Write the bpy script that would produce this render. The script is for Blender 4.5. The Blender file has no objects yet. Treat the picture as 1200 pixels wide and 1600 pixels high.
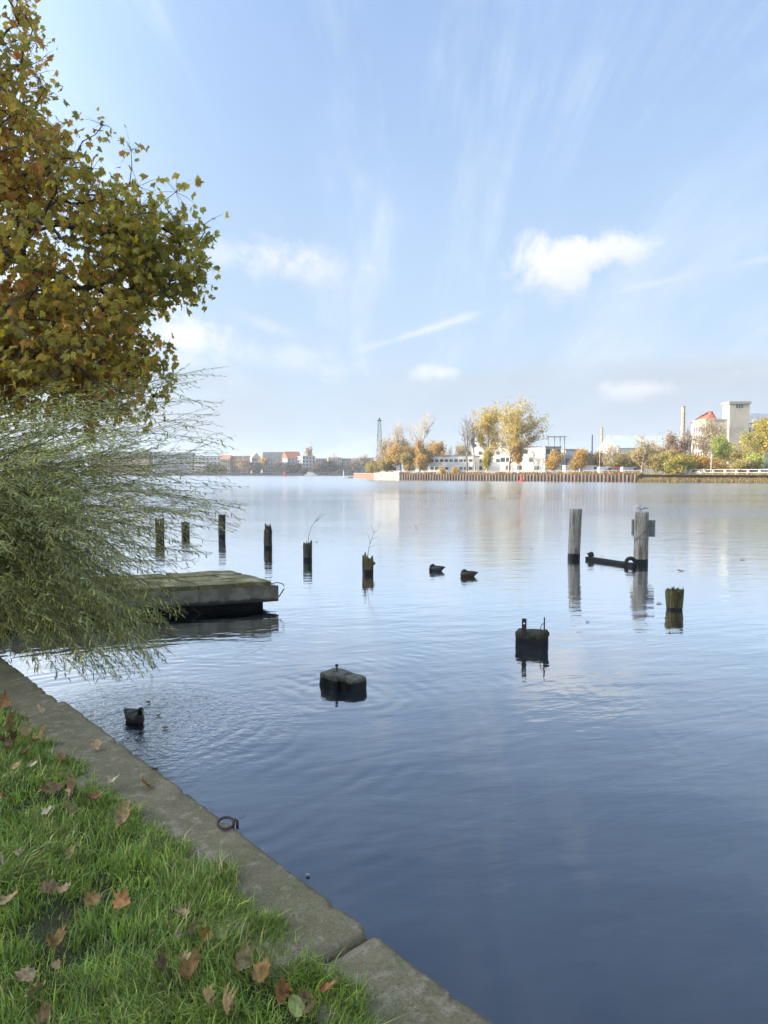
import bpy, math, random
import numpy as np
from mathutils import Vector, Matrix, noise as mnoise
R = math.radians
scene = bpy.context.scene
col = scene.collection

# ---------------------------------------------------------------- camera
FPX, CX, CY, HC = 1110.0, 600.0, 800.0, 2.6        # focal length in pixels of the 1200x1600 picture, eye height over water
PITCH = math.atan(62.0 / FPX)
cd = bpy.data.cameras.new('camera'); cam = bpy.data.objects.new('camera', cd); col.objects.link(cam)
cam.location = (0, 0, HC); cam.rotation_euler = (math.pi / 2 - PITCH, 0, 0)
cd.sensor_fit = 'HORIZONTAL'; cd.sensor_width = 36.0; cd.lens = 36.0 * FPX / 1200.0
cd.clip_start = 0.05; cd.clip_end = 6000
scene.camera = cam

def ray(px, py):
    rx, ry = (px - CX) / FPX, (CY - py) / FPX
    s, c = math.sin(PITCH), math.cos(PITCH)
    return Vector((rx, ry * s + c, ry * c - s))
def P(px, py, Y):                                   # point seen at a pixel, Y metres out
    d = ray(px, py); return Vector((0, 0, HC)) + d * (Y / d.y)
def G(px, py, z=0.0):                               # point seen at a pixel on the level z
    d = ray(px, py); return Vector((0, 0, HC)) + d * ((z - HC) / d.z)

# ---------------------------------------------------------------- node helpers
class NT:
    def __init__(s, tree): s.t = tree; s.n = tree.nodes; s.l = tree.links
    def put(s, sock, v):
        if isinstance(v, bpy.types.NodeSocket): s.l.new(v, sock)
        elif v is not None:
            try: sock.default_value = v
            except Exception: sock.default_value = tuple(v) + (1.0,)
    def m(s, op, a, b=None, c=None, clamp=False):
        n = s.n.new('ShaderNodeMath'); n.operation = op; n.use_clamp = clamp
        for i, v in enumerate((a, b, c)): s.put(n.inputs[i], v)
        return n.outputs[0]
    def vm(s, op, a, b=None, scale=None):
        n = s.n.new('ShaderNodeVectorMath'); n.operation = op
        s.put(n.inputs[0], a); s.put(n.inputs[1], b)
        if scale is not None: s.put(n.inputs['Scale'], scale)
        return n.outputs['Value'] if op in ('DOT_PRODUCT', 'LENGTH', 'DISTANCE') else n.outputs[0]
    def noise(s, vec, scale, detail=3, rough=0.55, dist=0.0, dim='3D'):
        n = s.n.new('ShaderNodeTexNoise'); n.noise_dimensions = dim
        s.put(n.inputs['Vector'], vec); s.put(n.inputs['Scale'], scale); s.put(n.inputs['Detail'], detail)
        s.put(n.inputs['Roughness'], rough); s.put(n.inputs['Distortion'], dist)
        return n.outputs['Fac']
    def smooth(s, v, a, b, lo=0.0, hi=1.0):
        n = s.n.new('ShaderNodeMapRange'); n.interpolation_type = 'SMOOTHSTEP'
        s.put(n.inputs[0], v); s.put(n.inputs[1], a); s.put(n.inputs[2], b); s.put(n.inputs[3], lo); s.put(n.inputs[4], hi)
        return n.outputs[0]
    def mix(s, f, a, b, mode='MIX'):
        n = s.n.new('ShaderNodeMix'); n.data_type = 'RGBA'; n.blend_type = mode
        s.put(n.inputs['Factor'], f); s.put(n.inputs[6], a); s.put(n.inputs[7], b)
        return n.outputs[2]
    def sep(s, v):
        n = s.n.new('ShaderNodeSeparateXYZ'); s.put(n.inputs[0], v); return n.outputs
    def comb(s, x, y, z):
        n = s.n.new('ShaderNodeCombineXYZ')
        for i, v in enumerate((x, y, z)): s.put(n.inputs[i], v)
        return n.outputs[0]

# ---------------------------------------------------------------- sky and sun
SUN_EL, SUN_AZ = R(20.0), R(7.0)                   # low autumn sun on the left, a little behind the camera
to_sun = Vector((-math.cos(SUN_AZ) * math.cos(SUN_EL), -math.sin(SUN_AZ) * math.cos(SUN_EL), math.sin(SUN_EL)))
world = bpy.data.worlds.new('World'); scene.world = world; world.use_nodes = True; world.cycles.sampling_method = 'MANUAL'; world.cycles.sample_map_resolution = 512
W = NT(world.node_tree); W.n.clear()
def build_world():
    out = W.n.new('ShaderNodeOutputWorld'); bg = W.n.new('ShaderNodeBackground')
    sky = W.n.new('ShaderNodeTexSky'); sky.sky_type = 'NISHITA'; sky.sun_disc = False
    sky.sun_elevation = SUN_EL; sky.sun_rotation = math.atan2(to_sun.x, to_sun.y)
    sky.air_density = 1.0; sky.dust_density = 0.6; sky.ozone_density = 1.6; sky.altitude = 40
    d = W.n.new('ShaderNodeTexCoord').outputs['Generated']
    x, y, z = W.sep(d)
    az = W.m('ARCTAN2', x, y); el = W.m('ARCSINE', z)
    base = sky.outputs[0]
    CL = (7.6, 8.1, 9.2, 1)                         # radiance of a thin sunlit cloud on this sky's scale
    # thin veil of high cloud over the whole dome, denser towards the horizon
    pl = W.vm('SCALE', d, scale=W.m('DIVIDE', 1.0, W.m('ADD', W.m('MAXIMUM', z, 0.0), 0.12)))
    warp = W.vm('ADD', W.vm('MULTIPLY', pl, (0.55, 0.22, 0.4)), (3.1, 0.4, 0.0))
    ci = W.noise(warp, 1.6, 6, 0.6, 0.7)
    ci2 = W.noise(W.vm('MULTIPLY', pl, (1.3, 0.35, 1.0)), 1.1, 7, 0.62, 0.5)
    veil = W.m('ADD', W.smooth(el, -0.05, 0.75, 0.72, 0.66), W.m('MULTIPLY', W.smooth(ci, 0.38, 0.72), 0.2))
    veil = W.m('ADD', veil, W.m('MULTIPLY', W.smooth(ci2, 0.45, 0.75), 0.16), clamp=True)
    c = W.mix(veil, base, (2.75, 4.0, 6.4, 1))
    c = W.mix(W.smooth(el, 0.62, 0.0, 0.0, 0.74), c, (3.85, 4.8, 5.5, 1))
    c = W.mix(W.m('MULTIPLY', W.m('MULTIPLY', W.smooth(ci, 0.42, 0.8), W.smooth(el, 0.7, 0.15)), 0.75), c, (4.8, 5.45, 6.2, 1))
    # fine streaks of ice cloud combed along one wind direction
    st = W.noise(W.vm('ADD', W.vm('MULTIPLY', pl, (2.3, .30, 0.0)), (1.7, .2, 0.0)), 1.5, 8, .66, .35)
    st2 = W.noise(W.vm('MULTIPLY', pl, (.9, .5, 0.0)), 1.2, 5, .6, .8)
    f = W.m('MULTIPLY', W.m('MULTIPLY', W.smooth(st, .46, .72), W.smooth(st2, .33, .58)), W.smooth(el, .06, .16, .2, 1.0))
    c = W.mix(W.m('MULTIPLY', f, .55), c, (5.1, 5.8, 6.3, 1))
    # vapour trails: straight strips between two directions
    def uv(px, py):
        q = ray(px, py).normalized(); return math.atan2(q.x, q.y), math.asin(q.z)
    for (x0, y0, x1, y1, w, s) in ((545, 552, 775, 480, .009, .55), (960, 455, 1250, 392, .008, .35), (1095, 614, 1260, 530, .007, .45), (330, 475, 480, 530, .012, .3), (520, 230, 640, 360, .02, .22)):
        u0, v0 = uv(x0, y0); u1, v1 = uv(x1, y1); L = math.hypot(u1 - u0, v1 - v0); tx, ty = (u1 - u0) / L, (v1 - v0) / L
        du = W.m('SUBTRACT', az, u0); dv = W.m('SUBTRACT', el, v0)
        a = W.m('ADD', W.m('MULTIPLY', du, tx), W.m('MULTIPLY', dv, ty))
        b = W.m('ABSOLUTE', W.m('ADD', W.m('MULTIPLY', du, -ty), W.m('MULTIPLY', dv, tx)))
        b = W.m('ADD', b, W.m('MULTIPLY', W.m('SUBTRACT', W.noise(d, 26, 4), 0.5), w * 1.4))
        f = W.m('MULTIPLY', W.smooth(b, w, 0.0), W.m('MULTIPLY', W.smooth(a, -0.01, 0.05), W.smooth(a, L + .01, L - 0.06)))
        f = W.m('MULTIPLY', f, W.smooth(W.noise(d, 9, 3), 0.3, 0.62))
        c = W.mix(W.m('MULTIPLY', f, s), c, (5.9, 6.1, 6.4, 1))
    # long low bank of lavender-grey cloud round the horizon
    lowv = W.comb(W.m('MULTIPLY', az, 2.6), W.m('MULTIPLY', el, 9.0), 0.0)
    nl = W.noise(lowv, 1.5, 6, 0.58, 0.3)
    lowm = W.m('MULTIPLY', W.smooth(el, 0.02, 0.07), W.smooth(el, 0.175, 0.12))
    brk = W.noise(W.comb(W.m('MULTIPLY', az, 1.7), W.m('MULTIPLY', el, 3.0), 4.0), 1.3, 3, .5)
    side = W.m('MULTIPLY', W.smooth(az, -.22, .10), W.smooth(az, .62, .34))          # heaviest over the right bank, as a long shelf
    lf = W.m('MULTIPLY', W.smooth(W.m('ADD', nl, W.m('MULTIPLY', lowm, W.m('ADD', .28, W.m('MULTIPLY', side, .15)))), 0.56, 0.84), W.m('MAXIMUM', W.smooth(brk, .28, .52), W.m('MULTIPLY', side, .6)))
    c = W.mix(W.m('MULTIPLY', lf, lowm), c, (3.7, 4.2, 4.9, 1))
    topl = W.m('MULTIPLY', W.smooth(el, 0.11, 0.135), W.smooth(el, 0.165, 0.14))
    c = W.mix(W.m('MULTIPLY', W.m('MULTIPLY', topl, W.smooth(nl, 0.5, 0.72)), 0.75), c, (5.8, 5.9, 6.2, 1))
    # fair-weather puffs
    npf = W.noise(d, 15, 9, 0.66, 0.4); npf2 = W.noise(d, 5.5, 3, 0.5)
    shade = W.noise(W.vm('ADD', d, (0.0, 0.0, 0.03)), 11, 4)
    for (px, py, rx, ry, s) in ((430, 408, 58, 32, .65), (500, 425, 70, 30, .5), (340, 402, 45, 28, .4), (868, 418, 72, 44, 1.0), (950, 396, 75, 34, .8), (275, 530, 85, 34, .9), (690, 584, 38, 16, .8), (1010, 610, 60, 14, .6), (450, 560, 70, 22, .35), (130, 470, 120, 60, .7)):
        u0, v0 = uv(px, py)
        e = W.m('ADD', W.m('POWER', W.m('DIVIDE', W.m('SUBTRACT', az, u0), rx / FPX * .97), 2), W.m('POWER', W.m('DIVIDE', W.m('SUBTRACT', el, v0), ry / FPX * .95), 2))
        e = W.m('ADD', W.m('SQRT', e), W.m('ADD', W.m('MULTIPLY', W.m('SUBTRACT', npf, 0.5), 3.4), W.m('MULTIPLY', W.m('SUBTRACT', npf2, 0.5), 1.2)))
        f = W.m('MULTIPLY', W.smooth(e, 1.3, 0.05), s)
        below = W.smooth(el, v0 + ry / FPX * .6, v0 - ry / FPX * 1.1)
        cc = W.mix(below, (6.3, 6.35, 6.5, 1), (5.0, 5.3, 6.0, 1))
        c = W.mix(f, c, cc)
    # thin cloud scatters forward; the sunward glow is boosted to lift the shaded foreground
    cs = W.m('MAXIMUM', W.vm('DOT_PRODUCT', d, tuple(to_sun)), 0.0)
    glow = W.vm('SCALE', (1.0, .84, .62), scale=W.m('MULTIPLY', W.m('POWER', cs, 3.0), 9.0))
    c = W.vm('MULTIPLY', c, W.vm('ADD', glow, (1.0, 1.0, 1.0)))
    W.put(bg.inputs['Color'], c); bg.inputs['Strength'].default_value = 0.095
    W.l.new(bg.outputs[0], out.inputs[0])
build_world()

sd = bpy.data.lights.new('sun', 'SUN'); sd.energy = 5.0; sd.angle = R(0.53); sd.color = (1.0, 0.86, 0.68)
sun = bpy.data.objects.new('sun', sd); col.objects.link(sun)
sun.rotation_euler = (-to_sun).to_track_quat('-Z', 'Y').to_euler()
vs = scene.view_settings; vs.view_transform = 'Standard'; vs.look = 'None'; vs.exposure = 0.85; vs.gamma = 1.0; vs.use_curve_mapping = False
scene.cycles.max_bounces = 6; scene.cycles.diffuse_bounces = 3; scene.cycles.glossy_bounces = 4; scene.cycles.transparent_max_bounces = 6
scene.cycles.volume_bounces = 0; scene.cycles.caustics_reflective = False; scene.cycles.caustics_refractive = False
scene.cycles.use_denoising = True; scene.cycles.use_adaptive_sampling = True; scene.cycles.adaptive_threshold = 0.02

# ---------------------------------------------------------------- tagging and mesh helpers
def tag(o, label=None, cat=None, group=None, kind=None):
    if label: o['label'] = label
    if cat: o['category'] = cat
    if group: o['group'] = group
    if kind: o['kind'] = kind
    return o
def empty(name, loc, rz=0.0):
    o = bpy.data.objects.new(name, None); col.objects.link(o)
    o.location = loc; o.rotation_euler = (0, 0, rz); o.empty_display_size = 0.2
    return o
def link(name, me, m=None, parent=None, loc=None, rot=None, scale=None):
    o = bpy.data.objects.new(name, me); col.objects.link(o)
    if m is not None and not me.materials: me.materials.append(m)
    if parent: o.parent = parent
    if loc is not None: o.location = loc
    if rot is not None: o.rotation_euler = rot
    if scale is not None: o.scale = scale
    return o
class MB:
    def __init__(s): s.v = []; s.f = []
    def add(s, vs, fs):
        b = len(s.v); s.v += [tuple(p) for p in vs]; s.f += [tuple(i + b for i in f) for f in fs]; return s
    def box(s, x0, x1, y0, y1, z0, z1):
        return s.add([(x0, y0, z0), (x1, y0, z0), (x1, y1, z0), (x0, y1, z0), (x0, y0, z1), (x1, y0, z1), (x1, y1, z1), (x0, y1, z1)],
                     [(0, 3, 2, 1), (4, 5, 6, 7), (0, 1, 5, 4), (1, 2, 6, 5), (2, 3, 7, 6), (3, 0, 4, 7)])
    def tube(s, pts, rad, n=6, caps=True):
        pts = [Vector(p) for p in pts]; k = len(pts)
        if not hasattr(rad, '__len__'): rad = [rad] * k
        prev = None; b = len(s.v)
        for i, p in enumerate(pts):
            t = (pts[min(i + 1, k - 1)] - pts[max(i - 1, 0)])
            if t.length < 1e-9: t = Vector((0, 0, 1))
            t.normalize()
            if prev is None: a = t.orthogonal().normalized()
            else:
                a = prev - t * prev.dot(t)
                a = a.normalized() if a.length > 1e-6 else t.orthogonal().normalized()
            prev = a; c = t.cross(a)
            for j in range(n):
                w = 2 * math.pi * j / n
                q = p + (a * math.cos(w) + c * math.sin(w)) * rad[i]; s.v.append((q.x, q.y, q.z))
        for i in range(k - 1):
            for j in range(n):
                j2 = (j + 1) % n
                s.f.append((b + i * n + j, b + i * n + j2, b + (i + 1) * n + j2, b + (i + 1) * n + j))
        if caps:
            s.f.append(tuple(b + j for j in range(n))[::-1]); s.f.append(tuple(b + (k - 1) * n + j for j in range(n)))
        return s
    def lathe(s, prof, n=16, cx=0, cy=0):
        b = len(s.v)
        for (r, z) in prof:
            for j in range(n):
                w = 2 * math.pi * j / n; s.v.append((cx + r * math.cos(w), cy + r * math.sin(w), z))
        for i in range(len(prof) - 1):
            for j in range(n):
                j2 = (j + 1) % n; s.f.append((b + i * n + j, b + i * n + j2, b + (i + 1) * n + j2, b + (i + 1) * n + j))
        s.f.append(tuple(b + j for j in range(n))[::-1]); s.f.append(tuple(b + (len(prof) - 1) * n + j for j in range(n)))
        return s
    def mesh(s, name, smooth=False):
        me = bpy.data.meshes.new(name); me.from_pydata(s.v, [], s.f); me.update()
        if smooth: me.polygons.foreach_set('use_smooth', [True] * len(me.polygons))
        return me
    def build(s, name, m, parent=None, loc=None, rot=None, smooth=False):
        return link(name, s.mesh(name, smooth), m, parent, loc, rot)
def mesh_np(name, V, F, C=None, smooth=False):
    V = np.asarray(V, dtype=np.float32); F = np.asarray(F, dtype=np.int32); n, k = F.shape
    me = bpy.data.meshes.new(name)
    me.vertices.add(len(V)); me.vertices.foreach_set('co', V.ravel())
    me.loops.add(n * k); me.loops.foreach_set('vertex_index', F.ravel())
    me.polygons.add(n); me.polygons.foreach_set('loop_start', np.arange(0, n * k, k, dtype=np.int32))
    me.update(calc_edges=True)
    if C is not None:
        a = me.color_attributes.new('tint', 'FLOAT_COLOR', 'POINT')
        C = np.asarray(C, dtype=np.float32)
        a.data.foreach_set('color', np.concatenate([C, np.ones((len(C), 1), np.float32)], 1).ravel())
    if smooth: me.polygons.foreach_set('use_smooth', np.ones(n, dtype=bool))
    me.validate()
    return me
def scatter(T, F, pos, Mx, size, colr=None):
    """copies of template verts T (k,3), faces F (m,q) at pos (n,3) with axes Mx (n,3,3), per-copy size and colour"""
    T = np.asarray(T, float); F = np.asarray(F, int); n = len(pos); k = len(T)
    size = np.asarray(size, float); size = size[:, None, None] if size.ndim == 1 else size[:, None, :]
    V = np.einsum('nij,nkj->nki', Mx, T[None] * size) + pos[:, None, :]
    FF = (F[None] + (np.arange(n) * k)[:, None, None]).reshape(-1, F.shape[1])
    C = None if colr is None else np.repeat(colr, k, 0)
    return V.reshape(-1, 3), FF, C
def frames(fwd, up):
    f = fwd / np.maximum(np.linalg.norm(fwd, axis=1, keepdims=True), 1e-9)
    s = np.cross(f, up); s /= np.maximum(np.linalg.norm(s, axis=1, keepdims=True), 1e-9)
    u = np.cross(s, f)
    return np.stack([s, f, u], 2)                  # columns: side, forward, normal

# ---------------------------------------------------------------- materials
MATS = {}
def mat(name, c1, c2=None, scale=4.0, rough=0.85, bump=0.0, bscale=None, spec=0.3, metal=0.0, stretch=(1, 1, 1), detail=5, lo=.38, hi=.62, c3=None, s3=1.0, coord='Object', emit=None):
    if name in MATS: return MATS[name]
    m = bpy.data.materials.new(name); m.use_nodes = True; MATS[name] = m
    T = NT(m.node_tree); b = T.n['Principled BSDF']
    b.inputs['Roughness'].default_value = rough; b.inputs['Specular IOR Level'].default_value = spec; b.inputs['Metallic'].default_value = metal
    co = T.n.new('ShaderNodeTexCoord').outputs[coord] if coord != 'World' else T.n.new('ShaderNodeNewGeometry').outputs['Position']
    v = T.vm('MULTIPLY', co, stretch)
    if c2 is None: c2 = tuple(x * .75 for x in c1)
    f = T.noise(v, scale, detail, 0.62, 0.2)
    cc = T.mix(T.smooth(f, lo, hi), tuple(c1) + (1,), tuple(c2) + (1,))
    if c3 is not None: cc = T.mix(T.smooth(T.noise(T.vm('ADD', v, (7.3, 1.9, 4.1)), s3, 4, 0.6), 0.5, 0.66), cc, tuple(c3) + (1,))
    T.put(b.inputs['Base Color'], cc)
    if bump:
        bn = T.n.new('ShaderNodeBump'); bn.inputs['Strength'].default_value = 1.0; bn.inputs['Distance'].default_value = bump
        T.put(bn.inputs['Height'], T.noise(v, bscale or scale * 3, 6, 0.65)); T.l.new(bn.outputs[0], b.inputs['Normal'])
    return m
def leafmat(name, trans=0.35, rough=0.6, tint=None, spec=0.12, vary=0.25):
    """thin leaf: colour from the mesh's own per-leaf tint, some light passes through"""
    if name in MATS: return MATS[name]
    m = bpy.data.materials.new(name); m.use_nodes = True; MATS[name] = m
    T = NT(m.node_tree); b = T.n['Principled BSDF']; out = T.n['Material Output']
    b.inputs['Roughness'].default_value = rough; b.inputs['Specular IOR Level'].default_value = spec
    if tint is None:
        a = T.n.new('ShaderNodeAttribute'); a.attribute_name = 'tint'; c = a.outputs['Color']
    else: c = tuple(tint) + (1,)
    g = T.n.new('ShaderNodeNewGeometry').outputs['Position']
    f = T.noise(g, 60 if tint is not None else 9, 3)
    hv = T.n.new('ShaderNodeHueSaturation'); T.put(hv.inputs['Color'], c); T.put(hv.inputs['Value'], T.smooth(f, .3, .7, 1 - vary, 1 + vary))
    c = hv.outputs[0]
    T.put(b.inputs['Base Color'], c)
    tr = T.n.new('ShaderNodeBsdfTranslucent'); T.put(tr.inputs['Color'], c)
    mx = T.n.new('ShaderNodeMixShader'); mx.inputs[0].default_value = trans
    T.l.new(b.outputs[0], mx.inputs[1]); T.l.new(tr.outputs[0], mx.inputs[2]); T.l.new(mx.outputs[0], out.inputs[0])
    return m

# ================================================================ THE SETTING
QZ = 0.95                                            # quay top and lawn level above the water
# ---- water
DRAKE = G(214, 1127); BLOCK = G(538, 1086)
def water_material():
    m = bpy.data.materials.new('river_water'); m.use_nodes = True
    T = NT(m.node_tree); b = T.n['Principled BSDF']
    out = T.n['Material Output']; T.n.remove(b)
    pos = T.n.new('ShaderNodeNewGeometry').outputs['Position']
    x, y, z = T.sep(pos)
    rot = T.comb(T.m('ADD', T.m('MULTIPLY', x, .94), T.m('MULTIPLY', y, .34)), T.m('SUBTRACT', T.m('MULTIPLY', y, .94), T.m('MULTIPLY', x, .34)), 0.0)
    dist = T.vm('LENGTH', T.comb(x, y, 0.0))
    patch = T.noise(T.vm('MULTIPLY', pos, (.018, .06, 1)), 1.0, 3, .5)
    h = T.m('MULTIPLY', T.noise(T.vm('MULTIPLY', pos, (.5, 1.1, 1)), 0.9, 2, .5), 0.016)           # slow swell
    h = T.m('ADD', h, T.m('MULTIPLY', T.noise(T.vm('MULTIPLY', rot, (.55, 1.7, 1)), 2.1, 3, .5, .4), T.smooth(dist, 3, 12, .0032, .0085)))
    fine = T.smooth(dist, 6, 34, .25, 1.0)
    h = T.m('ADD', h, T.m('MULTIPLY', T.m('MULTIPLY', T.noise(T.vm('MULTIPLY', pos, (.7, 2.0, 1)), 4.5, 3, .55, .3), 0.0060), fine))
    far = T.m('MULTIPLY', T.smooth(dist, 14, 60, 0, 1), T.smooth(patch, .36, .62, .25, 1.0))
    h = T.m('ADD', h, T.m('MULTIPLY', T.m('MULTIPLY', T.noise(T.vm('MULTIPLY', pos, (.8, 2.2, 1)), 5.0, 4, .6, .2), 0.024), far))
    # rings spreading from the drake and other birds
    brk = T.smooth(T.noise(T.vm('MULTIPLY', pos, (1, 1, 1)), .8, 2), .38, .62)
    for (c, k, A, fall, r0) in ((DRAKE, 27.0, .0030, 2.4, .3), (DRAKE, 55.0, .0010, 1.0, .2), (BLOCK, 26.0, .0012, 1.2, .3), (G(682, 893), 24, .001, 1.2, .2), (G(733, 902), 24, .001, 1.2, .2)):
        r = T.vm('DISTANCE', pos, (c.x, c.y, 0.0))
        r = T.m('ADD', r, T.m('MULTIPLY', T.m('SUBTRACT', T.noise(pos, .9, 2), .5), .5))
        amp = T.m('MULTIPLY', T.m('MULTIPLY', T.m('EXPONENT', T.m('DIVIDE', r, -fall)), A), T.m('MULTIPLY', brk, T.smooth(r, 0, r0)))
        h = T.m('ADD', h, T.m('MULTIPLY', T.m('SINE', T.m('MULTIPLY', r, k)), amp))
    # agitated, leaf-littered patch between the drake and the quay
    rd = T.vm('DISTANCE', pos, (DRAKE.x - .1, DRAKE.y - .1, 0.0))
    h = T.m('ADD', h, T.m('MULTIPLY', T.m('MULTIPLY', T.noise(pos, 11, 3, .6), .020), T.smooth(rd, 2.3, .3)))
    bn = T.n.new('ShaderNodeBump'); bn.inputs['Strength'].default_value = 1; bn.inputs['Distance'].default_value = 1
    T.put(bn.inputs['Height'], h)
    df = T.n.new('ShaderNodeBsdfDiffuse'); df.inputs['Color'].default_value = (.012, .017, .022, 1)
    gl_ = T.n.new('ShaderNodeBsdfGlossy'); gl_.inputs['Color'].default_value = (.94, .97, 1.0, 1); T.put(gl_.inputs['Roughness'], T.smooth(dist, 18, 190, .015, .22)); T.l.new(bn.outputs[0], gl_.inputs['Normal'])
    fr = T.n.new('ShaderNodeFresnel'); fr.inputs['IOR'].default_value = 1.33; T.l.new(bn.outputs[0], fr.inputs['Normal'])
    mx = T.n.new('ShaderNodeMixShader'); T.put(mx.inputs[0], T.m('ADD', T.m('MULTIPLY', fr.outputs[0], 2.9), .035, clamp=True))
    T.l.new(df.outputs[0], mx.inputs[1]); T.l.new(gl_.outputs[0], mx.inputs[2]); T.l.new(mx.outputs[0], out.inputs[0])
    return m
MB().add([(-1400, -120, 0), (1400, -120, 0), (1400, 900, 0), (-1400, 900, 0)], [(0, 1, 2, 3)]).build('river', water_material())['kind'] = 'structure'

# ---- near lawn
E0, E1 = G(575, 1457, QZ), G(100, 1097, QZ)          # two points of the quay edge
ed = (E1 - E0); ed.z = 0; ed.normalize(); en = Vector((ed.y, -ed.x, 0))   # along the edge, out over the water
if en.x < 0: en = -en
def Q(t, s, z=QZ): p = E0 + ed * t + en * s; return Vector((p.x, p.y, z))  # t along the quay from the big joint, s out from the edge
soil = mat('soil', (.042, .034, .016), (.035, .045, .014), 6, .95, .01, 20, coord='World')
mb = MB()
tt = [-60, -20, -8, -4, -2, 0, 1, 2, 3, 4, 5, 6, 8, 10, 13, 25, 45]
for t in tt:
    mb.v += [tuple(Q(t, -.14, QZ - .03)), tuple(Q(t, -3, QZ + .02)), tuple(Q(t, -90, QZ + .3))]
for i in range(len(tt) - 1):
    for j in range(2):
        a = i * 3 + j; mb.f.append((a, a + 1, a + 4, a + 3))
o = mb.build('lawn_ground', soil); o['kind'] = 'structure'

# ---- quay wall with big cap stones
stone_m = bpy.data.materials.new('weathered_concrete'); stone_m.use_nodes = True
def stone_nodes():
    T = NT(stone_m.node_tree); b = T.n['Principled BSDF']; b.inputs['Roughness'].default_value = .92; b.inputs['Specular IOR Level'].default_value = .25
    p = T.n.new('ShaderNodeNewGeometry').outputs['Position']
    big = T.noise(p, 2.2, 5, .6, .5); mid = T.noise(p, 14, 6, .7); fin = T.noise(p, 150, 3, .6)
    c = T.mix(T.smooth(big, .35, .65), (.20, .152, .085, 1), (.132, .105, .050, 1))
    c = T.mix(T.smooth(T.noise(p, .9, 4, .6, .6), .48, .66, 0, .6), c, (.085, .075, .032, 1))
    c = T.mix(T.smooth(mid, .50, .64), c, (.27, .22, .145, 1)); c = T.mix(T.smooth(T.noise(p, 2.6, 6, .7, .8),   .50, .62, 0, .7), c, (.085, .095, .03, 1))
    c = T.mix(T.smooth(T.noise(p, 5, 6, .7), .53, .68, 0, .7), c, (.13, .125, .065, 1))
    gr = T.noise(p, 330, 2, .5); g2 = T.noise(p, 120, 3, .6)
    c = T.mix(T.smooth(gr, .62, .72, 0, .8), c, (.46, .38, .28, 1))
    c = T.mix(T.smooth(g2, .40, .28, 0, .8), c, (.09, .08, .05, 1))
    c = T.mix(T.smooth(T.noise(p, 85, 4, .75), .34, .66, 0, .55), c, T.mix(.5, c, (.34, .28, .20, 1))); c = T.mix(T.smooth(T.noise(T.vm('ADD', p, (3, 1, 2)), 95, 4, .75), .52, .7, 0, .75), c, (.075, .065, .04, 1))
    c = T.mix(T.smooth(fin, .56, .75, 0, .7), c, (.07, .064, .045, 1))
    T.put(b.inputs['Base Color'], c)
    bn = T.n.new('ShaderNodeBump'); bn.inputs['Distance'].default_value = .005
    T.put(bn.inputs['Height'], T.m('ADD', T.noise(p, 110, 5, .7), T.m('MULTIPLY', mid, .9))); T.l.new(bn.outputs[0], b.inputs['Normal'])
stone_nodes()
def eroded_block(L, Wd, H, nx, ny, nz, rnd, amp, seed):
    """rounded, weather-worn block: 0..L along x, -Wd..0 in y, -H..0 in z"""
    import bmesh
    bm = bmesh.new(); vid = {}
    def V(i, j, k):
        if (i, j, k) not in vid: vid[(i, j, k)] = bm.verts.new((L * i / nx, -Wd * j / ny, -H * k / nz))
        return vid[(i, j, k)]
    for i in range(nx):
        for j in range(ny):
            bm.faces.new((V(i, j, 0), V(i, j + 1, 0), V(i + 1, j + 1, 0), V(i + 1, j, 0)))
    for i in range(nx):
        for k in range(nz):
            bm.faces.new((V(i, 0, k), V(i + 1, 0, k), V(i + 1, 0, k + 1), V(i, 0, k + 1)))
            bm.faces.new((V(i, ny, k), V(i, ny, k + 1), V(i + 1, ny, k + 1), V(i + 1, ny, k)))
    for j in range(ny):
        for k in range(nz):
            bm.faces.new((V(0, j, k), V(0, j, k + 1), V(0, j + 1, k + 1), V(0, j + 1, k)))
            bm.faces.new((V(nx, j, k), V(nx, j + 1, k), V(nx, j + 1, k + 1), V(nx, j, k + 1)))
    for v in bm.verts:
        p = v.co; c = Vector((min(max(p.x, rnd), L - rnd), min(max(p.y, -Wd + rnd), -rnd), min(p.z, -rnd)))
        d = p - c
        if d.length > rnd: p = c + d.normalized() * rnd
        q = p * 3.0 + Vector((seed * 7.7, seed * 3.1, 0)); edge = max(0, 1 - min(-p.y, L - p.x, p.x) / .05)
        p = p + Vector((mnoise.noise(q * 3) , mnoise.noise(q * 3 + Vector((9, 0, 0))), mnoise.noise(q * 2 + Vector((0, 9, 0))))) * amp
        ch = mnoise.noise(q * 5 + Vector((2, 5, 1)))
        if edge > 0 and ch > .12: p += Vector((0, -1, -.6)) * edge * (ch - .12) * .05
        v.co = p
    bmesh.ops.recalc_face_normals(bm, faces=bm.faces)
    me = bpy.data.meshes.new('cap_stone'); bm.to_mesh(me); bm.free()
    me.polygons.foreach_set('use_smooth', [True] * len(me.polygons))
    return me
qw = empty('quay_wall', Q(0, 0, 0)); tag(qw, 'low weathered concrete quay wall running diagonally beside the lawn', 'quay wall')
ang = math.atan2(ed.y, ed.x)
J2 = (E1 - E0).length + .05
for i, (t0, t1, dz, ds) in enumerate(((-4.2, -.005, -.014, .03), (.005, J2 - .006, 0, .02), (J2 + .012, J2 + 2.6, -.02, .005), (J2 + 2.62, J2 + 6, -.02, .0), (J2 + 6.02, J2 + 10, -.02, .0), (J2 + 10.02, J2 + 15, -.02, .0))):
    L = t1 - t0
    me = eroded_block(L, .40, .34, int(L / .022), 16, 9, .017, .005, i + 1)
    st = link('cap_stone', me, stone_m, None, Q(t1, ds, QZ + dz), (0, 0, ang + math.pi))
    st.parent = qw; st.matrix_parent_inverse = Matrix.Translation(-qw.location)
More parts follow.
